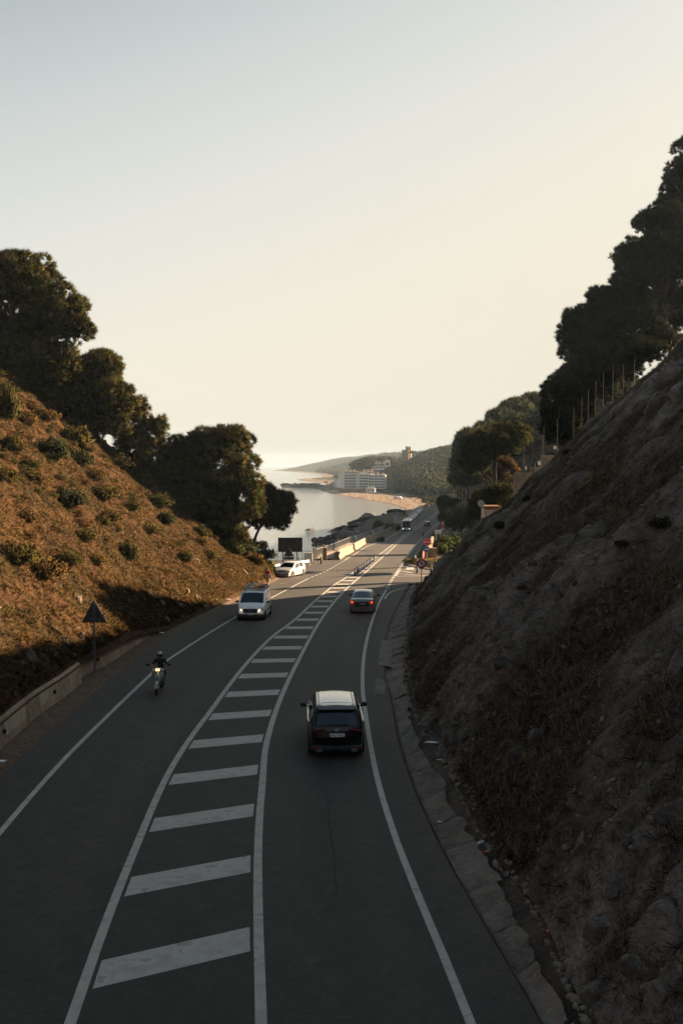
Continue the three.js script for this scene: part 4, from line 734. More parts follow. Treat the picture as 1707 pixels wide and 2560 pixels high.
{
  const g = (x, y) => { const p = onRoad(x, y); return p; };
  guardRail('curved steel guard rail wrapping round the corner of the junction', [[1060, 1362], [1052, 1378], [1043, 1393], [1037, 1405], [1040, 1412], [1050, 1415], [1075, 1419], [1108, 1424]].map(p => g(...p)), 0, -1);
  const p0 = V(at(700, 1440, 110).x - 0.6, roadY(110), -110);
  guardRail('short white guard rail end behind the parked hatchback', [p0, V(p0.x + 1.5, roadY(113), -113.4), V(p0.x + 3.6, roadY(116), -117)], 0, 1);
  const pf = thing('railing', 'low grey metal railing behind the guard rail of the side road', 'railing');
  for (let k = 0; k < 6; k++) { const X = 11.4 + k * 1.1, D = 122 - k * 0.4, y = roadY(122) - 0.05 * k; mesh('post', box(0.06, 1.0, 0.06, X, y + 0.5, -D), M.metal, pf); const bars = [box(1.1, 0.05, 0.05, X + 0.55, y + 0.98, -D + 0.2), box(1.1, 0.04, 0.04, X + 0.55, y + 0.2, -D + 0.2)]; for (let q = 1; q < 8; q++) bars.push(box(0.025, 0.8, 0.025, X + q * 0.1375, y + 0.58, -D + 0.2)); mesh('rail_panel', bars, M.metal, pf); }
  // parapet wall along the road past the junction, its end face lit
  const pw = thing('parapet_wall', 'weathered stone parapet wall running beside the road behind the stop sign', 'wall');
  const base = D => lineE(D) + 2.9;
  let D = 128, k = 0; while (D < 196) { const d1 = D + 6.8; const pr = [[0, -0.3], [0, 1.5], [0.04, 1.55], [0.46, 1.55], [0.5, 1.5], [0.5, -0.3]]; mesh('wall_panel', [wallRun(base, 0, pr, D + 0.02, d1 - 0.02, 4), endCap(base, 0, pr, D + 0.02), endCap(base, 0, pr, d1 - 0.02)], mat(0.34 - 0.03 * (k % 2), 0.27, 0.19, 0.95, { map: rep(stains, 0.5) }), pw); D = d1; k++; }
  mesh('end_pier', rbox(1.3, 1.7, 0.6, 0.03, base(128) + 0.5, roadY(128) + 0.75, -127.6), mat(0.4, 0.29, 0.18, 0.95, { map: rep(stains, 0.6) }), pw);
}
// the tall fence, its stepped concrete wall and handrail on the right-hand ridge
{
  const f = thing('fence', 'row of tall thin fence posts climbing the ridge of the right slope', 'fence');
  const posts = [[1309, 1115, 1190], [1330, 1098, 1174], [1355.6, 1097, 1140], [1358, 1068, 1138], [1392, 1046, 1118], [1433, 1019, 1074], [1453, 993, 1055], [1469, 973, 1037], [1488, 953, 1016], [1507, 933, 1000], [1531, 914, 975], [1557, 911, 953], [1585, 897, 932]];
  const tops = [];
  posts.forEach(([x, y0, y1]) => { const D = 104, p = at(x, y1, D), q = at(x, y0, D); const foot = V(p.x, Math.min(p.y, hillR(p.x, D)) - 0.5, p.z), head = V(p.x, q.y, p.z); tops.push([p, head]); mesh('post', rod(foot, head, 0.014, 0.014, 6), mat(0.11, 0.11, 0.105, 0.7), f); });
  for (let k = 1; k < tops.length; k++) mesh('wire', [0.3, 0.6, 0.95].map(u => rod(tops[k - 1][0].clone().lerp(tops[k - 1][1], u), tops[k][0].clone().lerp(tops[k][1], u), 0.002, 0.002, 3)), M.darkMetal, f);
  const rw = thing('retaining_wall', 'pale concrete retaining wall in steps at the end of the fence', 'wall');
  const pale = mat(0.34, 0.31, 0.27, 0.9, { map: rep(stains, 0.5) });
  for (const [x0, x1, y0, y1, D] of [[1285, 1335, 1181, 1300, 103.2], [1325, 1364, 1167, 1230, 103.8], [1352, 1385, 1138, 1200, 104.4]]) { const a = at(x0, y1, D), b = at(x1, y0, D); mesh('wall_panel', rbox(b.x - a.x, b.y - a.y, 0.5, 0.02, (a.x + b.x) / 2, (a.y + b.y) / 2, -D - 0.25), pale, rw); }
  const hr = thing('handrail', 'dark handrail with panels on top of the stepped retaining wall', 'handrail');
  const pa = at(1310, 1167, 103), pb = at(1350, 1149, 103); mesh('rail', [rod(pa, pb, 0.03), rod(V(pa.x, pa.y - 0.5, pa.z), V(pb.x, pb.y - 0.5, pb.z), 0.02)], M.darkMetal, hr); for (const u of [0, 0.33, 0.66, 1]) { const p = pa.clone().lerp(pb, u); mesh('post', rod(V(p.x, p.y - 1.0, p.z), p, 0.03), M.darkMetal, hr); }
  for (const [x, y, w, h] of [[1347, 1158, 7, 10], [1386, 1119, 6, 8], [1314, 1170, 4, 9]]) { const p = at(x, y, 103); mesh('panel', rbox(PX(w, 103), PX(h, 103), 0.12, 0.01, p.x, p.y, p.z), M.white, hr); }
  // satellite dish on its mast, and the roof and wall of the house below it
  const D = 112, dp = at(1202, 1257, D), dish = thing('satellite_dish', 'grey satellite dish on a short mast beside the small white house', 'satellite dish', dp);
  mesh('reflector', (() => { const g = new THREE.SphereGeometry(0.75, 28, 10, 0, 2 * Math.PI, 0, 0.56); g.rotateX(-Math.PI / 2 - 0.1); g.translate(0, 0, 0.7); g.rotateY(2.9 + Math.PI); return g; })(), mat(0.30, 0.29, 0.28, 0.6), dish); mesh('mast', rod(V(0.1, -1.6, -0.3), V(0.06, 0, -0.1), 0.035), M.metal, dish); mesh('feed_arm', rod(V(0, -0.3, 0.05), V(0.1, 0.0, 0.5), 0.015), M.metal, dish);
  const hp = at(1230, 1290, 112), house = thing('small_house', 'small white house with orange tiled roof half hidden by the shaded slope', 'house', hp);
  const wl = mesh('wall', box(1.7, 1.3, 3, 0, 0.2, -1.5), mat(0.6, 0.57, 0.52, 0.9, { map: rep(stains, 0.8) }), house);
  const tile = mat(0.38, 0.17, 0.085, 0.85, { map: rep(stains, 1) }), roof = mesh('roof', box(2.0, 0.12, 3.3, 0.1, 0.92, -1.5, 0, 0.08), tile, house);
  for (let k = 0; k < 7; k++) mesh('tile', (() => { const g = new THREE.CylinderGeometry(0.11, 0.11, 3.3, 8, 1, true, 0, Math.PI); g.rotateZ(Math.PI / 2); g.rotateY(Math.PI / 2); g.translate(-0.8 + k * 0.3, 0.98, -1.5); return g; })(), tile, roof);
  mesh('pipe', tube([V(0.2, 0.5, 0.06), V(-0.1, 0.2, 0.1), V(0.3, -0.2, 0.08)], [0.03, 0.03, 0.03], 5), M.darkMetal, house);
}

// ---------------------------------------------------------------- signs
function triangle(w, h, t, r = 0.06) { const s = new THREE.Shape(), a = [[-w / 2, 0], [w / 2, 0], [0, h]]; s.moveTo(a[0][0] + r, 0); s.lineTo(a[1][0] - r, 0); s.quadraticCurveTo(a[1][0], 0, a[1][0] - r * 0.5, r * 0.87); s.lineTo(r * 0.5, h - r * 0.87); s.quadraticCurveTo(0, h, -r * 0.5, h - r * 0.87); s.lineTo(a[0][0] + r * 0.5, r * 0.87); s.quadraticCurveTo(a[0][0], 0, a[0][0] + r, 0); const g = new THREE.ExtrudeGeometry(s, { depth: t, bevelEnabled: true, bevelSize: 0.008, bevelThickness: 0.006, bevelSegments: 1 }); return g; }
const face = (tex) => new THREE.MeshStandardMaterial({ map: tex, roughness: 0.5 });
function roundFace(r, tex, z) { const g = new THREE.CircleGeometry(r, 40); g.translate(0, 0, z); return [g, face(tex)]; }
{
  // triangular warning sign seen from behind, above the wall
  let D = 46.4, p = at(237, 1640, D), t = thing('warning_sign', 'back of a triangular warning sign on a pole above the roadside wall', 'sign', [p.x, roadY(D) + 0.2, -D], 0.05);
  const top = at(237, 1500, D).y - t.position.y, bt = at(237, 1556, D).y - t.position.y;
  mesh('plate', triangle(1.17, top - bt, 0.03).translate(0, bt, -0.06), mat(0.05, 0.054, 0.06, 0.6, { map: rep(stains, 1) }), t);
  mesh('pole', [box(0.09, top - 0.15, 0.05, 0, (top - 0.15) / 2, 0.0), box(0.5, 0.05, 0.03, 0, bt + 0.18, -0.02)], M.signBack, t);
  mesh('sticker', [box(0.10, 0.16, 0.004, 0.42, bt + 0.3, -0.02), box(0.06, 0.07, 0.004, 0.26, bt + 0.16, -0.02), box(0.05, 0.05, 0.004, 0.28, bt + 0.36, -0.02)], mat(0.16, 0.17, 0.18, 0.7), t);
  // lay-by signs seen from behind
  D = 119; p = at(723, 1405, D); t = thing('direction_sign', 'large dark rectangular sign back on two posts in front of the sea', 'sign', [p.x, roadY(D), -D]);
  const a = at(695, 1380, D), b = at(756, 1344, D), w = b.x - a.x, h = b.y - a.y, cx = (a.x + b.x) / 2 - p.x, cy = (a.y + b.y) / 2 - t.position.y;
  mesh('plate', rbox(w, h, 0.05, 0.024, cx, cy, -0.1, 0, 0, 0, 3), mat(0.045, 0.038, 0.034, 0.7), t);
  for (let k = 0; k < 7; k++) mesh('rib', box(w * 0.96, 0.03, 0.03, cx, cy + h * (k / 6 - 0.5) * 0.9, -0.06), mat(0.06, 0.05, 0.045, 0.7), t);
  for (const u of [-0.3, 0.28]) mesh('post', box(0.12, cy + h / 2 - 0.1, 0.09, cx + u * w, (cy + h / 2 - 0.1) / 2, 0), M.darkMetal, t);
  D = 112; p = at(722, 1415, D); t = thing('warning_sign', 'back of a triangular warning sign with a small plate below, before the large sign back', 'sign', [p.x, roadY(D) - 0.05, -D]);
  const y1 = at(722, 1367, D).y - t.position.y, y0 = at(722, 1391, D).y - t.position.y; mesh('plate', triangle(1.2, y1 - y0, 0.03).translate(0, y0, -0.06), M.signBack, t); mesh('supplementary_plate', rbox(1.15, 0.3, 0.03, 0.014, 0, y0 - 0.22, -0.04), M.signBack, t); mesh('rim', box(1.15, 0.04, 0.03, 0, y0 - 0.04, -0.05), M.white, t); mesh('pole', box(0.09, y1 - 0.2, 0.06, 0, (y1 - 0.2) / 2, 0.01), M.darkMetal, t);
  D = 121; p = at(786, 1405, D); t = thing('round_sign', 'back of a round sign with a small plate under it beside the lay-by', 'sign', [p.x, roadY(D), -D]); const ry = at(786, 1351, D).y - t.position.y; mesh('plate', disc(PX(7.7, D) + 0.02, 0.03).translate(0, ry, -0.06), M.signBack, t); mesh('supplementary_plate', rbox(PX(14, D), PX(7.5, D), 0.03, 0.012, 0, ry - 0.58, -0.05), M.signBack, t); mesh('pole', rod(V(0, 0, 0), V(0, ry + 0.25, 0), 0.05), M.metal, t);
  D = 134; p = at(845, 1372, D); t = thing('round_sign', 'back of a round sign on a thin pole at the start of the barrier', 'sign', [at(845, 1372, D).x, roadY(D) + 0.12, -D]); const ry2 = at(845, 1341, D).y - t.position.y; mesh('plate', disc(PX(7.4, D), 0.03).translate(0, ry2, -0.06), M.signBack, t); mesh('pole', rod(V(0, 0, 0), V(0, ry2 + 0.25, 0), 0.04), M.metal, t);
  // no left turn
  const noTurn = canvasTex(256, 256, (c) => { c.fillStyle = '#b3141c'; c.fillRect(0, 0, 256, 256); c.fillStyle = '#e6e2da'; c.beginPath(); c.arc(128, 128, 88, 0, 7); c.fill(); c.strokeStyle = '#15130f'; c.lineWidth = 24; c.lineJoin = 'round'; c.beginPath(); c.moveTo(150, 190); c.lineTo(150, 120); c.quadraticCurveTo(150, 92, 120, 92); c.lineTo(96, 92); c.stroke(); c.fillStyle = '#15130f'; c.beginPath(); c.moveTo(60, 92); c.lineTo(104, 60); c.lineTo(104, 124); c.fill(); c.strokeStyle = '#b3141c'; c.lineWidth = 20; c.beginPath(); c.moveTo(62, 66); c.lineTo(190, 194); c.stroke(); });
  D = 93; p = at(1053, 1468, D); t = thing('no_left_turn_sign', 'round red and white no left turn sign at the corner of the junction', 'sign', [p.x, roadY(D) - 0.1, -D]); const y3 = at(1053, 1409, D).y - t.position.y, [g3, m3] = roundFace(PX(11.6, D), noTurn, 0.075); mesh('plate', disc(PX(12, D), 0.04).translate(0, y3, 0.05), M.signBack, t); mesh('sign_face', g3.translate(0, y3, 0), m3, t); mesh('pole', rod(V(0, 0, 0), V(0, y3 + 0.3, 0), 0.045), mat(0.2, 0.17, 0.14, 0.6, { metalness: 0.4 }), t);
  // stop sign with the blue arrow under it
  D = 117; p = at(1067, 1410, D); t = thing('stop_sign', 'red octagonal stop sign above a round blue arrow sign on one pole', 'sign', [at(1065, 1410, D).x, roadY(D) + 0.1, -D]);
  const stop = canvasTex(256, 256, (c) => { c.fillStyle = '#c9171e'; c.fillRect(0, 0, 256, 256); c.fillStyle = '#f2eee8'; c.font = 'bold 82px sans-serif'; c.textAlign = 'center'; c.textBaseline = 'middle'; c.fillText('STOP', 128, 132); c.strokeStyle = '#f2eee8'; c.lineWidth = 9; c.beginPath(); for (let k = 0; k <= 8; k++) { const q = (k + 0.5) * Math.PI / 4; c.lineTo(128 + 122 * Math.cos(q), 128 + 122 * Math.sin(q)); } c.stroke(); });
  const ys = at(1070, 1354.5, D).y - t.position.y, dx = PX(2.5, D), R = PX(9.6, D) * 1.04;
  const oct = new THREE.CircleGeometry(R, 8, Math.PI / 8); oct.translate(dx, ys, 0.075); const octB = new THREE.CylinderGeometry(R, R, 0.03, 8, 1, false, Math.PI / 8); octB.rotateX(Math.PI / 2); octB.translate(dx, ys, 0.05);
  mesh('plate', octB, M.signBack, t); mesh('sign_face', oct, face(stop), t);
  const arrow = canvasTex(256, 256, (c) => { c.fillStyle = '#1550a0'; c.fillRect(0, 0, 256, 256); c.strokeStyle = '#e8ebee'; c.lineWidth = 8; c.beginPath(); c.arc(128, 128, 120, 0, 7); c.stroke(); c.fillStyle = '#eef0f2'; c.fillRect(48, 112, 110, 32); c.beginPath(); c.moveTo(212, 128); c.lineTo(150, 78); c.lineTo(150, 178); c.fill(); });
  const ya = at(1067, 1373, D).y - t.position.y, [g4, m4] = roundFace(PX(7.8, D), arrow, 0.075); mesh('plate', disc(PX(8, D), 0.03).translate(0, ya, 0.05), M.signBack, t); mesh('sign_face', g4.translate(0, ya, 0), m4, t);
  mesh('pole', rod(V(0, 0, 0), V(dx * 0.6, ys + 0.3, 0), 0.04), M.metal, t);
  // the edge-on red sign behind them, the far warning triangle, the pale board
  D = 121; t = thing('round_sign', 'red bordered round sign seen nearly edge on behind the stop sign pole', 'sign', [at(1058, 1400, D).x, roadY(D), -D], 1.2); const ye = at(1058, 1386, D).y - t.position.y; mesh('plate', disc(0.45, 0.04).translate(0, ye, 0), mat(0.42, 0.03, 0.03, 0.6), t); mesh('pole', rod(V(0, 0, -0.05), V(0, ye, -0.05), 0.04), M.metal, t);
  D = 205; p = at(1106, 1325, D); t = thing('warning_sign', 'tall red and white warning panel with a curve symbol far along the right roadside', 'sign', [p.x, inlandY(p.x, D) - 0.2, -D]);
  const bend = canvasTex(128, 256, (c) => { c.fillStyle = '#b01c22'; c.fillRect(0, 0, 128, 256); c.fillStyle = '#e8e2d8'; c.beginPath(); c.arc(64, 52, 40, 0, 7); c.fill(); c.fillStyle = '#b01c22'; c.beginPath(); c.arc(64, 52, 18, 0, 7); c.fill(); c.strokeStyle = '#ece6dc'; c.lineWidth = 26; c.beginPath(); c.moveTo(44, 236); c.lineTo(86, 116); c.stroke(); });
  const c1 = at(1106, 1312, D).y - t.position.y; mesh('plate', box(PX(9.5, D), PX(18, D), 0.05, 0, c1, 0), M.signBack, t); mesh('sign_face', new THREE.PlaneGeometry(PX(9, D), PX(17.5, D)).translate(0, c1, 0.03), face(bend), t); mesh('supplementary_plate', rbox(PX(10.5, D), PX(2.6, D), 0.04, 0.01, 0, c1 - PX(11, D), 0.02), M.white, t); mesh('pole', rod(V(0, -1, 0), V(0, c1, 0), 0.06), M.metal, t);
  D = 182; p = at(1095, 1335, D); t = thing('information_board', 'pale blue and white information board among the roadside bushes', 'sign', [p.x, inlandY(p.x, D), -D]);
  const info = canvasTex(128, 96, (c) => { c.fillStyle = '#b9c9cc'; c.fillRect(0, 0, 128, 96); c.fillStyle = '#dfe6e4'; c.fillRect(6, 8, 116, 10); c.fillStyle = '#6d93a6'; c.fillRect(40, 30, 16, 40); c.fillRect(60, 44, 30, 8); c.fillStyle = '#8fb0b8'; c.fillRect(8, 78, 100, 8); });
  const c2 = at(1095, 1330, D).y - t.position.y; mesh('plate', box(PX(17, D), PX(10.5, D), 0.06, 0, c2, 0), M.white, t); mesh('sign_face', new THREE.PlaneGeometry(PX(16.6, D), PX(10, D)).translate(0, c2, 0.035), face(info), t); for (const s of [-1, 1]) mesh('post', rod(V(s * 0.4, -0.5, -0.05), V(s * 0.4, c2, -0.05), 0.04), M.metal, t);
  D = 262; const X = barrierX(D) - 4.4; t = thing('information_board', 'grey board standing on the promenade by the reeds', 'sign', [at(987, 1300, D).x, coastY(at(987, 1300, D).x, D), -D]); mesh('plate', box(PX(6.5, D), PX(14, D), 0.08, 0, at(987, 1296, D).y - t.position.y, 0), mat(0.3, 0.33, 0.34, 0.6), t); for (const s of [-1, 1]) mesh('post', rod(V(s * 0.3, -0.5, -0.08), V(s * 0.3, at(987, 1291, D).y - t.position.y, -0.08), 0.05), M.metal, t);
  D = 430; t = thing('roadside_sign', 'small brown sign on a post by the far end of the road', 'sign', [at(1076, 1262, D).x, roadY(D), -D]); mesh('plate', box(PX(4, D), PX(6, D), 0.08, 0, at(1076, 1254, D).y - t.position.y, 0), mat(0.2, 0.12, 0.08, 0.7), t); mesh('pole', rod(V(0, 0, -0.08), V(0, at(1076, 1251, D).y - t.position.y, -0.08), 0.06), M.metal, t);
}
// bollards: flexible blue ones on the hatching, dark green ones at the junction
{
  const ringM = mat(0.5, 0.52, 0.55, 0.5), blue = mat(0.012, 0.035, 0.11, 0.45), dg = mat(0.012, 0.028, 0.02, 0.5);
  const make = (name, label, m, group) => { const t = thing(name, label, 'bollard', [0, 0, 0], 0, group); mesh('post', new THREE.CylinderGeometry(0.095, 0.11, 0.66, 18).translate(0, 0.35, 0), m, t); mesh('cap', new THREE.SphereGeometry(0.1, 18, 8, 0, 6.3, 0, 1.57).translate(0, 0.68, 0), mat(0.01, 0.012, 0.016, 0.5), t); mesh('base', new THREE.CylinderGeometry(0.15, 0.17, 0.04, 18).translate(0, 0.02, 0), M.black, t); for (const y of [0.44, 0.59]) mesh('reflective_band', new THREE.CylinderGeometry(0.103, 0.103, 0.07, 18).translate(0, y, 0), ringM, t); return t; };
  const b0 = make('blue_bollard', 'dark blue flexible bollard with white bands, nearest of the row on the hatching', blue, 'blue bollards on the road hatching');
  const px = [[886.8, 1439.7], [892.6, 1434.8], [897.1, 1431.8], [901.6, 1428.6], [906, 1425.4], [910.5, 1422], [914.2, 1419.3], [917.6, 1416.8], [920.8, 1414.3], [924, 1411.6], [927, 1409.2], [931.4, 1405.7]];
  px.forEach(([x, y], k) => { const p = onRoad(x, y), b = k ? copyOf(b0, k === 11 ? 'dark blue bollard tilted to the right, farthest and set apart from the row' : 'dark blue flexible bollard on the hatching, ' + nth[k] + ' of the row counted from the near end') : b0; b.position.copy(p); b.scale.setScalar(0.98); if (k === 11) b.rotation.z = -0.28; });
  const g0 = make('green_bollard', 'dark green bollard left of the no left turn sign pole', dg); g0.children.filter(c => c.name === 'reflective_band')[1].visible = true;
  const gp = [[1042.5, 1433], [1077, 1433.5], [803, 1409.5], [748, 1411]], gl = ['', 'dark green bollard right of the no left turn sign pole', 'dark post at the lay-by kerb right of the round sign back', 'dark post under the right end of the large sign back'];
  gp.forEach(([x, y], k) => { const p = onRoad(x, y), b = k ? copyOf(g0, gl[k]) : g0; b.position.copy(p); b.scale.set(1, 1.15, 1); });
}
// litter along the gutter and the cable on the slope foot
{
  const cable = mesh('cable', tube([...Array(40)].map((_, k) => { const D = 13 + k * 1.15; return V(footRight(D) + 0.25 + 0.12 * noise(D * 0.4, 2), roadY(D) + 0.32 + 0.08 * noise(D * 0.7, 5), -D); }), [0.016, 0.016], 5), mat(0.05, 0.055, 0.06, 0.7)); tag(cable, 'black cable lying along the foot of the shaded right slope', 'cable');
  const spot = (x, y) => { const p = onRoad(x, y); p.y += 0.16; return p; };
  const bottle = thing('plastic_bottle', 'crushed clear plastic bottle lying by the cable below the slope', 'bottle', spot(1208, 2120), 0.9); mesh('bottle', (() => { const g = new THREE.LatheGeometry([[0.001, 0], [0.045, 0], [0.045, 0.2], [0.03, 0.25], [0.014, 0.27], [0.014, 0.3]].map(q => new THREE.Vector2(...q)), 14); g.rotateZ(Math.PI / 2 - 0.1); return g; })(), mat(0.42, 0.46, 0.47, 0.25), bottle); mesh('cap', rod(V(-0.3, 0.03, 0), V(-0.325, 0.033, 0), 0.016), mat(0.5, 0.52, 0.55), bottle);
  [[1211, 2148, 'crushed red drink can just below the plastic bottle'], [1369, 2350, 'red drink can beside the gutter near the bottom right']].forEach(([x, y, l], k) => { const c = thing('drink_can', l, 'can', spot(x, y), k + 0.4); mesh('can', new THREE.CylinderGeometry(0.033, 0.03, 0.115, 14).rotateZ(1.5), mat(0.42, 0.05, 0.045, 0.35, { metalness: 0.4 }), c); mesh('lid', new THREE.CylinderGeometry(0.028, 0.028, 0.005, 12).rotateZ(1.5).translate(0.06, 0.004, 0), M.steel, c); });
  const paper = (x, y, s, l, seed, col = M.white) => { const p = spot(x, y); const m = mesh('paper_scrap', sheet(6, 6, (i, j) => { const u = i / 6 - 0.5, v = j / 6 - 0.5; return [p.x + u * s * 1.6 * (1 + 0.6 * noise(v * 5, seed + 3)), p.y + 0.05 + 0.10 * s * noise(u * 5 + seed, v * 5) + 0.05, p.z + v * s * 0.8 * (1 + noise(u * 6, seed)) + 0.3 * s * noise(u * 4, seed)]; }), col); tag(m, l, 'paper'); };
  paper(1077, 1874, 0.24, 'crumpled white paper at the inner edge of the gutter near the black car', 1); paper(1100, 2079, 0.07, 'tiny white scrap lying in the gutter halfway down', 2); paper(1056, 1504, 0.2, 'pale scrap of paper at the far end of the gutter', 3); paper(1097, 1919, 0.08, 'small pale scrap just below the crumpled paper', 6);
  paper(402, 1592, 0.25, 'white rubbish at the far end of the roadside wall', 4); paper(3, 1922, 0.2, 'white scrap on the dirt verge at the left edge', 5); paper(572, 1506, 0.25, 'white rubbish on the verge behind the van', 7);
}

// ---------------------------------------------------------------- the headland town, castle and beach
{
  const wallW = mat(0.80, 0.81, 0.80, 0.9, { map: rep(stains, 0.05) }), wallC = mat(0.70, 0.66, 0.59, 0.9, { map: rep(stains, 0.05) }), pane = mat(0.05, 0.07, 0.08, 0.25), slabM = mat(0.68, 0.68, 0.66, 0.9), shade = mat(0.55, 0.58, 0.58, 0.9);
  const block = (name, label, x0, x1, yTop, yBase, D, turn, floors, cols, wm, depth = 14) => {
    const a = at(x0, yBase, D), b = at(x1, yTop, D), W = b.x - a.x, H = b.y - a.y, t = thing(name, label, 'building', [(a.x + b.x) / 2, a.y, -D], turn), fh = H / floors;
    mesh('wall', box(W, H, depth, 0, H / 2, -depth / 2), wm, t); const roof = mesh('roof', box(W + 0.4, 0.5, depth + 0.4, 0, H + 0.25, -depth / 2), mat(0.42, 0.3, 0.22, 0.9), t);
    for (let k = 0; k < 3; k++) mesh('chimney', box(1.6, 1.4, 1.6, W * (-0.3 + 0.3 * k), H + 1.1, -depth * (0.3 + 0.2 * k)), wm, roof);
    const wg = new THREE.BoxGeometry(W / cols * 0.62, fh * 0.5, 0.2);
    for (let f = 0; f < floors; f++) { const bal = mesh('balcony', [box(W * 0.98, 0.3, 1.5, 0, f * fh + 0.15, 0.75), box(W * 0.98, fh * 0.26, 0.12, 0, f * fh + fh * 0.2, 1.45)], slabM, t); for (let c = 0; c < cols; c++) { const w = mesh('window', wg, pane, t); w.position.set((c + 0.5) / cols * W - W / 2, f * fh + fh * 0.58, 0.05); } for (let c = 0; c <= cols; c += 2) mesh('divider', box(0.25, fh, 1.5, c / cols * W - W / 2, (f + 0.5) * fh, 0.72), slabM, t); }
    return t;
  };
  block('apartment_block', 'white apartment block with rows of balconies, nearest to the sea', 859, 900, 1179, 1221, 895, 0.22, 6, 8, wallW, 12);
  block('apartment_block', 'white apartment block with shaded balconies, middle of the row', 897, 924, 1186, 1221, 880, 0.12, 5, 5, shade);
  block('apartment_block', 'white apartment block with long balconies at the right end of the row', 922, 963, 1188, 1222, 868, -0.12, 5, 6, wallW);
  block('hotel', 'stepped pale hotel building with roof terrace above the apartment blocks', 931, 990, 1166, 1182, 960, -0.05, 2, 9, wallC, 18);
  block('hotel_annex', 'upper white storey block standing on the pale hotel', 936, 962, 1158, 1168, 968, 0, 1, 4, wallC); block('stair_tower', 'small white stair tower on top of the hotel', 961, 975, 1155, 1168, 966, 0, 1, 1, wallW, 7);
  block('villa', 'low orange house in sunlight right of the hotel', 1001, 1022, 1178, 1188, 940, -0.5, 1, 3, mat(0.62, 0.36, 0.18, 0.9)); block('terrace_house', 'low white building beside the orange house', 1023, 1040, 1185, 1190, 930, -0.4, 1, 3, wallC); block('beach_hut', 'low white wall like building on the beach below the apartments', 915, 937, 1223.5, 1230.5, 745, -0.1, 1, 2, wallW, 6);
  block('terrace_house', 'tall narrow white house at the left end of the row', 862, 874, 1190, 1219, 925, 0.9, 4, 2, wallW); block('roof_house', 'rooftop rooms above the middle apartment block', 905, 935, 1178, 1187, 892, 0, 1, 4, wallC, 8);
  // castle: keep, taller tower with merlons, lower curtain
  const D = 1120, cs = thing('castle', 'ruined brown stone castle tower on the wooded headland', 'castle', at(1015, 1152, D), -0.35), S = v => PX(v, D), st = mat(0.36, 0.25, 0.16, 0.95, { map: rep(stains, 0.06), bumpMap: rep(lumps, 0.05), bumpScale: 0.5 });
  mesh('keep', box(S(17), S(38), S(17), 0, S(7), 0), st, cs); mesh('tower', box(S(11), S(44), S(11), S(6), S(12), -S(5)), st, cs); mesh('turret', new THREE.CylinderGeometry(S(1.4), S(1.6), S(14), 10).translate(-S(1.5), S(30), -S(4)), st, cs); mesh('curtain_wall', [box(S(14), S(16), S(8), -S(12), S(1), S(2)), box(S(12), S(18), S(9), S(10), -S(4), S(3))], st, cs);
  for (let k = 0; k < 4; k++) mesh('merlon', box(S(1.6), S(2.2), S(1.6), S(1.6) + k * S(2.9), S(35), S(0.2)), st, cs); for (let k = 0; k < 5; k++) mesh('merlon', box(S(1.8), S(2), S(1.6), -S(7.5) + k * S(3.4), S(27), S(8)), st, cs); for (const [x, y] of [[-3, 16], [3, 16], [-3, 6], [3, 4], [4, 28]]) mesh('window', box(S(1.4), S(2.6), 0.4, S(x), S(y), y > 20 ? S(0.6) : S(8.55)), pane, cs);
  // woods of the headland, one mass; single trees that stand out
  const r = rng(404), L = [], FAR = [[0.045, 0.058, 0.028], [0.055, 0.065, 0.03], [0.04, 0.055, 0.03], [0.075, 0.078, 0.032]];
  for (let k = 0; k < 7000; k++) { const Dd = 700 + 420 * r(), X = -20 + 230 * r(), px = X / Dd * FOCAL + MIDX, t = X - shoreX(Dd); if (t < 42) continue; const toe = 905 - 245 * sstep(34, 66, X); if (Dd < toe + 12) continue; const y = coastY(X, Dd); if (px < 992 && px > 925 && Dd < 972 && Dd > 850) continue; if (px < 965 && Dd < 905) continue; if (px > 998 && px < 1042 && Dd > 905 && Dd < 945) continue; if (px > 996 && px < 1034 && Dd > 985) continue; if (Math.abs(px - (1045 + (Dd - 760) * -0.1)) < 4) continue; const c = FAR[Math.floor(r() * 4)], s = 0.7 + 0.6 * r(); const low = px > 985 && px < 1050 && Dd > 930 ? 0.4 : 1; L.push([V(X, y + 0.5, -Dd), V((r() - 0.5) * 0.4, 1, (r() - 0.5) * 0.4).normalize(), V(4 + 4 * r(), (3 + 4 * r()) * low, 4 + 4 * r()), [c[0] * s, c[1] * s, c[2] * s], r() * 6]); }
  for (let k = 0; k < 2600; k++) { const Dd = 2000 + 900 * r(), X = -60 + 560 * r(), t = X - shoreX(Dd); if (t < 30) continue; const c = FAR[Math.floor(r() * 4)]; L.push([V(X, coastY(X, Dd) - 1, -Dd), UP, V(9 + 8 * r(), 6 + 5 * r(), 9 + 8 * r()), c, r() * 6]); }
  for (let k = 0; k < 700; k++) { const Dd = 560 + 130 * r(), X = 52 + 130 * r(); if (X / Dd * FOCAL + MIDX < 1050) continue; L.push([V(X, coastY(X, Dd) + 0.2, -Dd), UP, V(1.5 + 1.5 * r(), 1 + r(), 1.5 + r()), FAR[Math.floor(r() * 4)], r() * 6]); }
  tag(scatter('headland_wood', leafGeo(260, 77, 1, 0.2, 1), M.leaf, L, scene), 'hazy green woods covering the headland round the castle', 'wood', null, 'stuff');
  const W2 = [], edgeT = rng(515); // wood on the near right hill, behind its front row of trees
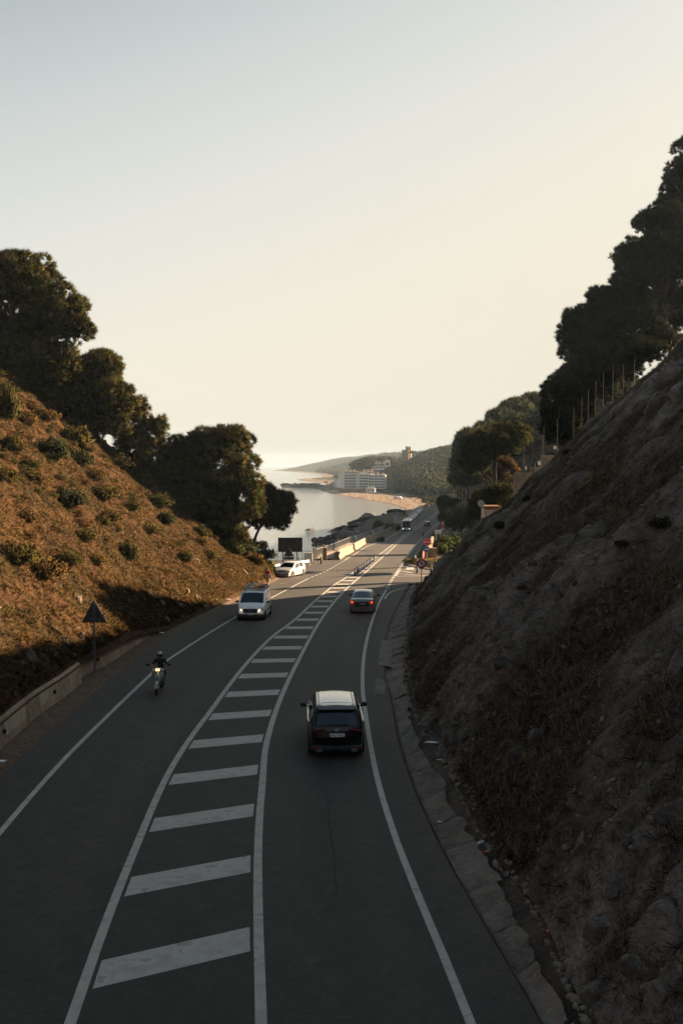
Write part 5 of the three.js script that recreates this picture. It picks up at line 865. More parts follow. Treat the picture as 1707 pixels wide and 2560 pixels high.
  for (let k = 0; k < 2600; k++) { const Dd = 225 + 220 * edgeT(), t = 13 + 90 * edgeT(), X = edgeRight(Dd) + t; if (X / Dd > 0.4) continue; const c = FAR[Math.floor(edgeT() * 3)], s = 0.7 + 0.5 * edgeT(); W2.push([V(X, inlandY(X, Dd) + 0.5, -Dd), UP, V(1.6 + 1.4 * edgeT(), 1.6 + 1.6 * edgeT(), 1.6 + 1.4 * edgeT()), [c[0] * s, c[1] * s, c[2] * s], edgeT() * 6]); }
  for (let k = 0; k < 700; k++) { const Dd = 150 + 75 * edgeT(), t = 10 + 55 * edgeT(), X = edgeRight(Dd) + t; if (X / Dd > 0.3) continue; const c = FAR[Math.floor(edgeT() * 3)], s = 0.6 + 0.5 * edgeT(); W2.push([V(X, inlandY(X, Dd) + 0.2, -Dd), UP, V(1 + edgeT(), 0.8 + 0.9 * edgeT(), 1 + edgeT()), [c[0] * s, c[1] * s, c[2] * s], edgeT() * 6]); }
  tag(scatter('hill_wood', leafGeo(420, 78, 1, 0.16, 1), M.leaf, W2, scene), 'dense green wood and undergrowth on the hill right of the far road', 'wood', null, 'stuff');
  const far = (name, label, x, y, w, h, Dd, shape, group) => { const p = at(x, y, Dd), t = thing(name, label, 'tree', p, 0, group), W = PX(w, Dd), H = PX(h, Dd); mesh('trunk', rod(V(0, -3, 0), V(0, H * 0.6, 0), W * 0.07, W * 0.05, 6), M.bark, t);
    const c = mesh('crown', leafGeo(500, 88, 1, 0.16, 1), mat(0.05, 0.06, 0.03, 0.9), t); if (shape === 'cypress') c.scale.set(W * 0.5, H, W * 0.5); else { c.scale.set(W * 0.55, H * 0.42, W * 0.55); c.position.y = H * 0.62; } return t; };
  far('umbrella_pine', 'umbrella pine leaning over the right side of the castle', 1032, 1147, 26, 22, 1090); far('cypress', 'dark pointed cypress left of the castle, taller of the two', 967, 1156, 5, 14, 1010, 'cypress'); far('cypress', 'dark pointed cypress left of the castle, shorter of the two', 975, 1157, 5, 13, 1012, 'cypress'); far('round_tree', 'round dark tree between the cypresses and the castle', 984, 1158, 18, 15, 1020);
  const palm = (label, x, y, w, h, Dd, group) => { const p = at(x, y, Dd), t = thing('palm_tree', label, 'palm tree', p, 0, group), W = PX(w, Dd) / 2, H = PX(h, Dd); mesh('trunk', rod(V(0, -3, 0), V(0.2, H - W * 0.5, 0), W * 0.10, W * 0.08, 6), M.bark, t); const fr = mesh('crown', bladeGeo(46, 61, 1.35, W * 1.1, W * 0.3, 0.5, 3), mat(0.05, 0.06, 0.03, 0.9), t); fr.position.set(0.2, H - W * 0.6, 0); return t; };
  palm('tall palm tree on the beach left of the white apartments', 838.5, 1211, 16, 24, 905); palm('short bushy palm on the beach left of the tall palm', 814, 1211, 10, 9, 905); palm('palm with its head against the sky on the headland ridge, left one', 1092.6, 1139, 8, 9, 1000); palm('palm with its head against the sky on the headland ridge, right one', 1101.6, 1139, 8, 9.5, 1000); palm('small palm on the ridge left of the pair against the sky', 1084, 1140, 6, 6, 1000);
  // coach and cars on the road below the wood, far off
  const hr = thing('coach', 'tiny white coach on the hill road below the headland wood', 'coach', at(1062, 1203, 800), 0.9); mesh('body', rbox(3, 3.4, 10, 0.3, 0, 1.7, 0), mat(0.6, 0.6, 0.58, 0.5), hr); mesh('windscreen', rbox(2.6, 1.5, 0.2, 0.09, 0, 2.2, 4.95), M.glass, hr);
  const hw = thing('retaining_wall', 'long grey wall with parapet below the hill road on the headland', 'wall'); { const a = at(1048, 1206, 798), b = at(1122, 1218, 770), g = sheet(20, 2, (i, j) => { const p = a.clone().lerp(b, i / 20); return [p.x, p.y + (j - 1.7) * 2.3, p.z]; }); mesh('wall_face', g, mat(0.30, 0.30, 0.29, 0.9), hw); mesh('road_surface', sheet(20, 1, (i, j) => { const p = a.clone().lerp(b, i / 20); return [p.x, p.y + 0.2, p.z - j * 7]; }), M.concrete, hw); }
  const parked0 = [[1040, 1205, [0.6, 0.6, 0.6], 'tiny pale car on the headland road left of the white coach'], [1048, 1206, [0.3, 0.32, 0.34], 'tiny grey car on the headland road beside the white coach'], [1033, 1200, [0.55, 0.5, 0.45], 'tiny cream car highest on the headland road'], [991, 1239, [0.5, 0.52, 0.53], 'tiny pale van parked on the beach, left one'], [998, 1238.5, [0.6, 0.6, 0.6], 'tiny white van parked on the beach, right one']];
  parked0.forEach(([x, y, c, l]) => { const Dd = y > 1230 ? 690 : 812, p = at(x, y, Dd); if (y > 1230) p.y = coastY(p.x, Dd); const t = thing('distant_car', l, 'car', p, 0.8); mesh('body', [rbox(2, 1, 4.4, 0.3, 0, 0.8, 0), rbox(1.7, 0.8, 2.4, 0.3, 0, 1.5, -0.2)], mat(...c, 0.4), t); mesh('window', rbox(1.74, 0.5, 2.0, 0.1, 0, 1.55, -0.2), M.glass, t); });
  // bathers and parasols on the sand, and people on the promenade: far too small for faces
  const bm = [mat(0.25, 0.14, 0.1), mat(0.06, 0.06, 0.08), mat(0.35, 0.2, 0.14)], simple = flesh([[[0, 0.95, 0], [0, 1.4, 0], 0.16, 0.17], [[0, 1.4, 0], [0, 1.62, 0], 0.07, 0.1], [[0.1, 0.9, 0], [0.12, 0.05, 0.02], 0.09, 0.06], [[-0.1, 0.9, 0], [-0.12, 0.05, -0.05], 0.09, 0.06], [[0.18, 1.38, 0], [0.26, 0.85, 0.05], 0.055, 0.04], [[-0.18, 1.38, 0], [-0.26, 0.85, 0.02], 0.055, 0.04]], 0.04);
  const spots = [[968, 1247], [988, 1249], [994, 1252], [1010, 1252], [1025, 1248], [1038, 1256], [952, 1248], [1000, 1259], [1046, 1243], [932, 1240], [914, 1243], [1015, 1262], [887, 1238], [978, 1256]];
  spots.forEach(([x, y], k) => { let Dd = 560; for (; Dd < 900; Dd += 2) { const p = at(x, y, Dd); if (p.y < coastY(p.x, Dd)) break; } const p = at(x, y, Dd); p.y = coastY(p.x, Dd); const t = thing('person', 'tiny distant bather standing on the sand of the far beach', 'person', p, k, 'bathers on the far beach'); mesh('body', simple, bm[k % 3], t); });
  [[985, 1250, [0.4, 0.1, 0.08], 'tiny red parasol on the far beach'], [1004, 1251, [0.1, 0.2, 0.3], 'tiny blue parasol on the far beach']].forEach(([x, y, c, l]) => { const Dd = 650, p = at(x, y, Dd); p.y = coastY(p.x, Dd); const t = thing('parasol', l, 'parasol', p); mesh('canopy', new THREE.ConeGeometry(1.3, 0.6, 12).translate(0, 2.1, 0), mat(...c), t); mesh('pole', rod(V(0, 0, 0), V(0, 2.2, 0), 0.04), M.metal, t); });
  const walk = [[952, 1338, [0.02, 0.22, 0.24], 'person in teal top leaning at the promenade railing'], [984, 1322, [0.05, 0.05, 0.06], 'person in dark clothes on the promenade, left of the one in purple'], [989, 1320, [0.25, 0.27, 0.26], 'person in grey top on the promenade'], [994, 1317, [0.10, 0.06, 0.12], 'person in purple on the promenade next to the coach'], [978, 1325, [0.12, 0.2, 0.2], 'person in pale green on the promenade behind the barrier'], [1008, 1300, [0.03, 0.03, 0.035], 'dark figure on the promenade left of the coach roof']];
  walk.forEach(([x, y, c, l], k) => { const Dd = [188, 238, 246, 255, 230, 285][k], X = barrierX(Dd) - 1.6, t = thing('person', l, 'person', [X, roadY(Dd) + 0.12, -Dd], k * 1.3); mesh('body', simple, mat(0.3, 0.17, 0.11), t); mesh('shirt', flesh([[[0, 0.95, 0], [0, 1.42, 0], 0.18, 0.19], [[0.18, 1.38, 0], [0.24, 1.1, 0.02], 0.07, 0.06], [[-0.18, 1.38, 0], [-0.24, 1.1, 0.02], 0.07, 0.06]], 0.04), mat(...c), t); });
  // bushes and reeds on the shore by the promenade
  [[945, 1302, 17, 18, 'broad brownish bush on the rocks beside the promenade', 292], [972, 1300, 18, 15, 'green reeds right of the broad bush on the shore', 286], [990, 1302, 14, 13, 'green reeds nearest the coach on the shore', 288], [948, 1322, 10, 9, 'low green bush below the broad one by the railing', 215], [955, 1316, 8, 8, 'small green bush beside the low one by the railing', 222], [1012, 1281, 8, 7, 'dark shrub on the shore behind the parked cars', 380]].forEach(([x, y, rx, ry, l, Dd], k) => { const p = at(x, y + ry, Dd); p.y = Math.min(p.y, roadY(Dd)); const t = bush(l, null, p, PX(rx, Dd), PX(ry * 1.75, Dd), k, k === 0 ? dull(0.11, 0.09, 0.03) : dull(0.09, 0.12, 0.035), k > 0, 'shore_bush'); });
  for (let k = 0; k < 3; k++) { const Dd = [330, 372, 430][k], X = barrierX(Dd) - 3.2, t = thing('street_lamp', ['thin street lamp on the promenade behind the coach', 'thin street lamp behind the parked cars', 'thin street lamp farthest along the promenade'][k], 'street lamp', [X, roadY(Dd), -Dd]); mesh('post', rod(V(0, 0, 0), V(0, 4.6, 0), 0.07, 0.05, 6), M.metal, t); mesh('arm', rod(V(0, 4.6, 0), V(0.9, 4.8, 0), 0.04, 0.03, 5), M.metal, t); mesh('lamp_head', rbox(0.6, 0.1, 0.22, 0.04, 1.1, 4.8, 0), M.darkMetal, t); }
}

// ---------------------------------------------------------------- vehicles (each built facing +z, wheels on y = 0)
const tyreGeo = (() => { const p = [[0.62, -1], [0.9, -1], [0.98, -0.85], [1, -0.5], [1, 0.5], [0.98, 0.85], [0.9, 1], [0.62, 1]].map(([r, x]) => new THREE.Vector2(r, x)); const g = new THREE.LatheGeometry(p, 28); g.rotateZ(Math.PI / 2); return g; })();
const rimGeo = (() => { const l = [new THREE.CylinderGeometry(0.63, 0.63, 1.2, 24), new THREE.CylinderGeometry(0.16, 0.16, 1.9, 12)]; for (let k = 0; k < 5; k++) { const b = new THREE.BoxGeometry(0.14, 1.6, 0.6); b.translate(0, 0, 0.33); b.rotateY(k / 5 * 2 * Math.PI); l.push(b); } const g = merge(l); g.rotateZ(Math.PI / 2); return g; })();
function wheel(parent, x, y, z, r, w, rimMat = M.rim) { const t = mesh('wheel', tyreGeo, M.rubber, parent); t.position.set(x, r, z); t.scale.set(w / 2, r, r); mesh('rim', rimGeo, rimMat, t).scale.set(0.85, 1, 1); return t; }
function plateTex(text, eu = true) { return canvasTex(256, 56, (c, w, h) => { c.fillStyle = '#e9ecec'; c.fillRect(0, 0, w, h); if (eu) { c.fillStyle = '#1c3f95'; c.fillRect(0, 0, 24, h); } c.fillStyle = '#15181a'; c.font = 'bold 46px sans-serif'; c.textAlign = 'center'; c.textBaseline = 'middle'; if (text) c.fillText(text, w / 2 + 10, h / 2 + 3); else { c.fillStyle = '#5a6064'; for (let k = 0; k < 7; k++) if (k !== 4) c.fillRect(40 + k * 28, 16, 18, 26); } c.strokeStyle = '#222'; c.strokeRect(1, 1, w - 2, h - 2); }); }
// a car body from its roof line, s.top: [z, y] from the rear to the front
function car(name, label, p, turn, s, group, cat = 'car') {
  const t = thing(name, label, cat, p, turn, group), L0 = s.top[0][0], L1 = s.top[s.top.length - 1][0];
  const roofY = Math.max(...s.top.map(q => q[1])), raw = table(s.top);
  const top = z => (raw(z - 0.05)[0] + 2 * raw(z)[0] + raw(z + 0.05)[0]) / 4, mid = (L0 + L1) / 2, half = (L1 - L0) / 2;
  const hw = z => { const e = Math.abs(z - mid) / half; return s.w / 2 * (1 - 0.11 * Math.pow(e, 5) - 0.03 * e * e); };
  const xAt = (y, z) => { const b = s.belt; return hw(z) * (y < b ? 1 - 0.055 * Math.pow((y - b * 0.72) / (b * 0.7), 2) : lerp(0.985, s.tumble || 0.78, (y - b) / (roofY - b))); };
  const bot = z => { let y = s.sill; for (const w of s.wheels) { const d = Math.abs(z - w), r = s.r * 1.16; if (d < r) y = Math.max(y, s.r + Math.sqrt(r * r - d * d) * 0.98); } return y; };
  const NZ = 84, K = 18;
  const bow = (x, z) => { const e = sstep(half - 0.75, half, Math.abs(z - mid)); return z - Math.sign(z - mid) * e * (s.bow || 0.16) * Math.pow(Math.abs(x) / (s.w / 2), 2.4); };
  const ring = (z, k) => {                              // k = 0 .. 2K, left sill over the top to the right sill
    const side = k <= K ? 1 : -1, q = k <= K ? k : 2 * K - k, yt = top(z), yb = Math.min(bot(z), yt - 0.05), r = Math.min(0.09, (yt - yb) * 0.3);
    let x, y;
    if (q <= 10) { y = lerp(yb, yt - r, q / 10); x = xAt(y, z); }
    else if (q <= 13) { const a = (q - 10) / 3 * Math.PI / 2, x0 = xAt(yt - r, z); x = x0 - r * (1 - Math.cos(a)); y = yt - r + r * Math.sin(a); }
    else { const x0 = xAt(yt - r, z) - r, u = (q - 13) / (K - 13); x = x0 * (1 - u); y = yt + 0.035 * (1 - (1 - u) * (1 - u)); }
    return [x * side, y, bow(x, z)];
  };
  const zs = i => L0 + (L1 - L0) * (0.5 - 0.5 * Math.cos(Math.PI * i / NZ)) * 0.35 + (L1 - L0) * (i / NZ) * 0.65;
  const shell = sheet(NZ, 2 * K, (i, k) => ring(zs(i), k), (i, k) => [k / 10, i / 10]);
  const cap = z => sheet(13, 2, (i, j) => { const a = ring(z, i), u = j / 2 * 2 - 1; return [-a[0] * u, a[1], lerp(bow(0, z), a[2], u * u)]; });
  mesh('body', [shell, cap(L0), cap(L1)], s.paint, t);
  mesh('underbody', box(s.w * 0.86, 0.2, (L1 - L0) * 0.92, 0, s.sill + 0.08, mid), M.black, t);
  const over = 0.012;
  const sideGlass = (z0, z1, y0, sgn, nm = 'side_window') => mesh(nm, sheet(10, 4, (i, j) => { const z = lerp(z0, z1, i / 10), yt = top(z) - (s.frame || 0.1), y = lerp(Math.min(y0, yt - 0.02), yt, j / 4); return [sgn * (xAt(y, z) + over), y, bow(xAt(y, z), z)]; }), M.glass, t);
  for (const [z0, z1] of s.side) for (const sg of [-1, 1]) sideGlass(z0, z1, s.belt + 0.03, sg);
  const topPatch = (nm, z0, z1, m, inset = 0.1, lift = over) => mesh(nm, sheet(10, 8, (i, j) => { const z = lerp(z0, z1, i / 10), yt = top(z), x0 = xAt(yt, z) - inset, u = j / 4 - 1, k = 1 - Math.abs(u); const sl = Math.atan2(top(z + 0.04) - top(z - 0.04), 0.08); return [x0 * u, yt + 0.035 * (1 - u * u) + lift * Math.cos(sl) - 0.01 * Math.abs(u), bow(x0 * u, z) - lift * Math.sin(sl)]; }), m, t);
  if (s.wind) topPatch('windscreen', ...s.wind, M.glass);
  if (s.rear) topPatch('rear_window', ...s.rear, M.glass, 0.13);
  if (s.roof) topPatch('roof_panel', s.roof[0], s.roof[1], s.roof[2], 0.05, 0.014);
  for (const z of s.wheels) for (const sg of [-1, 1]) wheel(t, sg * (s.w / 2 - 0.11), 0, z, s.r, 0.22);
  for (const sg of [-1, 1]) { const m = mesh('wing_mirror', [rbox(0.2, 0.15, 0.1, 0.04, sg * (xAt(s.belt, s.mirror) + 0.16), s.belt + 0.08, s.mirror), box(0.12, 0.04, 0.05, sg * (xAt(s.belt, s.mirror) + 0.03), s.belt + 0.03, s.mirror)], s.mirrorMat || M.black, t); }
  return { t, top, xAt, bow, ring, L0, L1, topPatch };
}
const lampRed = mat(0.30, 0.012, 0.01, 0.25), lampClear = mat(0.6, 0.6, 0.58, 0.15, { metalness: 0.5 });
const glow = (r, g, b, k) => new THREE.MeshStandardMaterial({ color: new THREE.Color().setRGB(r * 0.5, g * 0.5, b * 0.5), emissive: new THREE.Color().setRGB(r, g, b), emissiveIntensity: k, roughness: 0.3 });
function placed(px, py, side = 0) { const p = onRoad(px, py); return p; }
// heading of a lane line at a distance: turn so that +z points back along the road (towards the viewer) or away
const heading = (fn, D, away) => { const s = fn(D + 3) - fn(D - 3); const a = Math.atan2(s / 6, -1); return away ? a : a + Math.PI; };
{ // black sport utility car, going away
  const p = placed(838, 1850), D = 34.7;
  const paint = paintMat(0.004, 0.0045, 0.006, { metalness: 0, clearcoat: 0.35, specularIntensity: 0.5, roughness: 0.25 });
  const c = car('black_suv', 'black sport utility car driving away on the near lane with pale shining roof', [at(836, 1800, D).x, roadY(D), -D], Math.PI + 0.04, {
    w: 1.9, belt: 1.02, sill: 0.24, r: 0.36, tumble: 0.72, wheels: [-1.42, 1.42], mirror: 0.75, paint, frame: 0.12,
    top: [[-2.36, 0.62], [-2.34, 0.98], [-2.28, 1.06], [-1.92, 1.58], [-1.7, 1.66], [-0.9, 1.71], [0.1, 1.7], [0.45, 1.62], [1.25, 1.1], [2.1, 0.93], [2.3, 0.82], [2.36, 0.6]],
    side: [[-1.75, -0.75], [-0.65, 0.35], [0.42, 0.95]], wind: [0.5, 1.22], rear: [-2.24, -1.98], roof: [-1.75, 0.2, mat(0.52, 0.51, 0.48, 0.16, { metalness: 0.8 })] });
  const b = c.t, z0 = -2.37;
  mesh('roof_seam', [c.topPatch('x', -1.5, -1.47, M.black, 0.08, 0.019), c.topPatch('x', 0.0, 0.03, M.black, 0.08, 0.019)].map(m => { b.remove(m); return m.geometry; }), M.black, b);
  for (const sg of [-1, 1]) mesh('roof_rail', tube([V(sg * 0.58, 1.66, -1.66), V(sg * 0.575, 1.715, -0.8), V(sg * 0.57, 1.7, 0.15)], [0.018, 0.018, 0.018], 6), M.black, b);
  mesh('spoiler', rbox(1.2, 0.05, 0.3, 0.02, 0, 1.63, -1.94, 0, -0.25), paint, b);
  mesh('licence_plate', box(0.52, 0.115, 0.012, 0, 0.84, z0 - 0.02), [mat(0.6, 0.6, 0.6), mat(0.6, 0.6, 0.6), mat(0.6, 0.6, 0.6), mat(0.6, 0.6, 0.6), M.white, new THREE.MeshStandardMaterial({ map: plateTex('4627 MDZ'), roughness: 0.4, emissive: new THREE.Color(0, 0, 0) })], b);
  for (const sg of [-1, 1]) {
    mesh('tail_light', rbox(0.42, 0.09, 0.06, 0.03, sg * 0.6, 0.98, -2.31, sg * 0.2), mat(0.10, 0.006, 0.006, 0.2), b);
    mesh('reflector', rbox(0.26, 0.045, 0.03, 0.015, sg * 0.66, 0.43, -2.36, sg * 0.15), lampRed, b);
    mesh('exhaust', [0, 1].map(k => new THREE.TorusGeometry(0.045, 0.012, 8, 16).translate(sg * 0.58 + k * 0.1 - 0.05, 0.33, -2.37)), M.metal, b);
    mesh('window_trim', tube([V(sg * 0.945, 1.04, 1.0), V(sg * 0.95, 1.05, -0.2), V(sg * 0.935, 1.07, -1.5), V(sg * 0.86, 1.2, -1.95)], [0.012, 0.012, 0.012, 0.012], 5), M.chrome, b);
  }
  const em = new THREE.TorusGeometry(0.055, 0.008, 8, 24); em.scale(1.15, 0.92, 1); em.translate(0, 1.0, -2.36);
  mesh('emblem', [em, rod(V(-0.05, 1.03, -2.362), V(0, 0.99, -2.362), 0.007), rod(V(0.05, 1.03, -2.362), V(0, 0.99, -2.362), 0.007)], M.chrome, b);
  mesh('wiper', rod(V(-0.35, 1.17, -2.26), V(0.12, 1.13, -2.30), 0.012), M.black, b);
  mesh('rear_bumper', rbox(1.7, 0.22, 0.2, 0.08, 0, 0.38, -2.27), M.black, b);
}
{ // grey saloon, braking
  const D = 72.4, grey = paintMat(0.16, 0.155, 0.15, { metalness: 0.6 });
  const c = car('grey_saloon', 'silver grey saloon car with its brake lights lit ahead of the black car', [at(909, 1530, D).x, roadY(D), -D], heading(lineE, D, true), {
    w: 1.78, belt: 0.92, sill: 0.2, r: 0.32, tumble: 0.7, wheels: [-1.35, 1.35], mirror: 0.65, paint: grey, frame: 0.1,
    top: [[-2.3, 0.7], [-2.26, 1.0], [-2.1, 1.04], [-1.75, 1.07], [-0.95, 1.42], [-0.6, 1.47], [0.1, 1.47], [0.35, 1.41], [1.15, 0.98], [2.0, 0.84], [2.25, 0.72], [2.3, 0.5]],
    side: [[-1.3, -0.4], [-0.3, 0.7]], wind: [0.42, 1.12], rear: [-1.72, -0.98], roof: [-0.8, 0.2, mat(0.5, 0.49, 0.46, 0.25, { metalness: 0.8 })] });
  for (const sg of [-1, 1]) { mesh('tail_light', rbox(0.3, 0.17, 0.08, 0.04, sg * 0.68, 0.86, -2.26, sg * 0.25), lampRed, c.t); const bl = mesh('brake_light', new THREE.SphereGeometry(0.085, 14, 10), glow(1, 0.10, 0.03, 0.24), c.t); bl.position.set(sg * 0.70, 0.86, -2.29); bl.scale.z = 0.5; const l = new THREE.PointLight(new THREE.Color().setRGB(1, 0.12, 0.04), 0.02); l.position.set(sg * 0.70, 0.86, -2.42); l.castShadow = true; c.t.add(l); }
  mesh('third_brake_light', rbox(0.22, 0.03, 0.03, 0.01, 0, 1.10, -1.72), lampRed, c.t);
  mesh('boot_panel', rbox(1.0, 0.34, 0.04, 0.02, 0, 0.74, -2.30), M.black, c.t);
  mesh('chrome_strip', rbox(0.9, 0.025, 0.03, 0.01, 0, 0.93, -2.31), M.chrome, c.t);
  mesh('licence_plate', box(0.52, 0.115, 0.012, 0, 0.76, -2.335), new THREE.MeshStandardMaterial({ map: plateTex(''), roughness: 0.5, color: new THREE.Color().setRGB(0.4, 0.42, 0.45) }), c.t);
}
{ // white delivery van with roof rack
  const D = 66.6, white = paintMat(0.82, 0.83, 0.83, { metalness: 0 });
  const c = car('white_van', 'white delivery van with a ladder and yellow load on its roof rack', [at(638, 1540, D + 1.6).x, roadY(D + 2), -D - 1.6], heading(lineA, D, false) + 0.04, {
    w: 1.86, belt: 1.12, sill: 0.26, r: 0.34, tumble: 0.86, wheels: [-1.42, 1.36], mirror: 1.0, paint: white, frame: 0.14, bow: 0.22,
    top: [[-2.2, 0.7], [-2.19, 1.7], [-2.1, 1.8], [-0.5, 1.84], [0.55, 1.82], [0.75, 1.76], [1.5, 1.16], [1.95, 1.03], [2.12, 0.9], [2.2, 0.55]],
    side: [[0.42, 1.22]], wind: [0.76, 1.5] });
  const b = c.t;
  mesh('lower_bumper', rbox(1.78, 0.34, 0.36, 0.1, 0, 0.36, 2.02), M.black, b);
  mesh('grille', rbox(0.98, 0.25, 0.1, 0.06, 0, 0.75, 2.18), M.black, b);
  const em = new THREE.TorusGeometry(0.06, 0.008, 8, 20); em.translate(0, 0.77, 2.24); mesh('emblem', [em, box(0.5, 0.018, 0.012, 0, 0.77, 2.24)], M.chrome, b);
  for (const sg of [-1, 1]) { mesh('headlight', rbox(0.36, 0.2, 0.12, 0.05, sg * 0.68, 0.86, 2.08, sg * 0.35), lampClear, b); const d = mesh('running_light', rbox(0.16, 0.07, 0.04, 0.02, sg * 0.62, 0.8, 2.19, sg * 0.3), glow(1, 0.85, 0.66, 0.2), b); const l = new THREE.PointLight(new THREE.Color().setRGB(1, 0.85, 0.66), 0.02); l.position.set(sg * 0.62, 0.8, 2.32); b.add(l);
    mesh('side_moulding', rbox(0.03, 0.12, 1.5, 0.012, sg * 0.94, 0.6, -0.1), M.black, b); }
  mesh('licence_plate', box(0.52, 0.115, 0.012, 0, 0.55, 2.215), new THREE.MeshStandardMaterial({ map: plateTex(''), roughness: 0.5 }), b);
  mesh('aerial', rod(V(0, 1.84, 0.6), V(0, 1.95, 0.5), 0.012), M.black, b);
  const rack = mesh('roof_rack', [...[-1.6, -0.7, 0.2].map(z => box(1.6, 0.05, 0.06, 0, 1.98, z)), ...[-0.75, 0.75].map(x => rod(V(x, 2.02, -2.1), V(x, 2.02, 0.5), 0.025)), ...[-1.6, -0.7, 0.2].flatMap(z => [-0.72, 0.72].map(x => box(0.05, 0.14, 0.05, x, 1.9, z)))], M.steel, b);
  const lad = thing('ladder', 'aluminium ladder lying on the van roof rack', 'ladder', b.position, b.rotation.y);
  for (const x of [-0.68, -0.3]) mesh('rail', rbox(0.05, 0.08, 2.9, 0.015, x, 2.09, -0.7), M.steel, lad);
  for (let k = 0; k < 9; k++) mesh('rung', rod(V(-0.68, 2.09, -1.95 + k * 0.31), V(-0.3, 2.09, -1.95 + k * 0.31), 0.018), M.steel, lad);
  const load = thing('roof_load', 'yellow strapped bundle on the van roof beside the ladder', 'bundle', b.position, b.rotation.y);
  mesh('bundle', [rod(V(0.05, 2.1, -1.9), V(0.05, 2.1, 0.2), 0.09), rod(V(0.2, 2.1, -1.8), V(0.2, 2.1, 0.1), 0.07)], mat(0.55, 0.30, 0.05, 0.7), load);
  mesh('crate', [rbox(0.42, 0.16, 0.5, 0.03, 0.5, 2.1, -0.1), rbox(0.42, 0.12, 0.6, 0.03, 0.5, 2.08, -1.0)], mat(0.22, 0.10, 0.08, 0.8), load);
}
const hatch = { w: 1.8, belt: 0.95, sill: 0.2, r: 0.32, tumble: 0.74, wheels: [-1.25, 1.32], mirror: 0.8, frame: 0.1,
  top: [[-2.05, 0.6], [-2.03, 1.0], [-1.95, 1.08], [-1.6, 1.42], [-1.3, 1.47], [-0.4, 1.5], [0.2, 1.46], [0.4, 1.4], [1.2, 1.0], [1.95, 0.8], [2.1, 0.68], [2.15, 0.45]], side: [[-1.35, -0.35], [-0.28, 0.62]], wind: [0.42, 1.16], rear: [-1.93, -1.64] };
{ // parked white hatchback by the slope
  const D = 102.5, c = car('white_hatchback', 'white hatchback parked at the foot of the slope beside the lay-by', [at(727, 1440, D + 1.4).x, roadY(D + 1.4), -D - 1.4], heading(lineA, D, false) - 0.24, { ...hatch, paint: paintMat(0.48, 0.47, 0.44, { metalness: 0 }) });
  for (const sg of [-1, 1]) { mesh('headlight', rbox(0.34, 0.17, 0.3, 0.06, sg * 0.66, 0.72, 1.9, sg * 0.5), lampClear, c.t); mesh('fog_light', rbox(0.22, 0.13, 0.06, 0.03, sg * 0.62, 0.4, 2.1, sg * 0.3), M.black, c.t); }
  mesh('grille', [rbox(0.8, 0.1, 0.06, 0.03, 0, 0.66, 2.12), rbox(0.95, 0.14, 0.06, 0.04, 0, 0.33, 2.13)], M.black, c.t);
  mesh('licence_plate', box(0.52, 0.115, 0.012, 0, 0.47, 2.165), new THREE.MeshStandardMaterial({ map: plateTex(''), roughness: 0.5 }), c.t);
}
{ // red car far ahead and cars parked along the sea wall
  const D = 312, red = car('red_car', 'dark red car driving away far down the road beyond the coach', [at(1067, 1318, D).x, roadY(D), -D], heading(lineE, 300, true), { ...hatch, paint: paintMat(0.11, 0.012, 0.016) });
  mesh('licence_plate', box(0.5, 0.11, 0.02, 0, 0.7, -2.06), M.white, red.t);
  for (const sg of [-1, 1]) mesh('tail_light', rbox(0.2, 0.2, 0.06, 0.03, sg * 0.7, 0.88, -2.0), lampRed, red.t);
  const cols = [[0.5, 0.5, 0.5], [0.66, 0.66, 0.64], [0.6, 0.6, 0.58], [0.14, 0.02, 0.02], [0.42, 0.46, 0.52], [0.5, 0.5, 0.52], [0.1, 0.11, 0.13]], words = ['silver grey car, nearest of those parked along the sea wall behind the coach', 'white car parked along the sea wall, second behind the coach', 'white car parked along the sea wall, third behind the coach', 'dark red car parked along the sea wall between pale cars', 'pale blue car parked along the sea wall beyond the red one', 'silver car parked along the sea wall, last but one of the row', 'black car parked along the sea wall, farthest of the row'];
  cols.forEach((q, k) => { const d = 342 + k * 13.5; const c = car('parked_car', words[k], [lerp(barrierX(d), lineA(d), 0.42), roadY(d), -d], heading(barrierX, d, false), { ...hatch, paint: paintMat(...q) }, 'cars parked along the sea wall'); mesh('grille', rbox(0.8, 0.12, 0.06, 0.03, 0, 0.5, 2.13), M.black, c.t); });
}
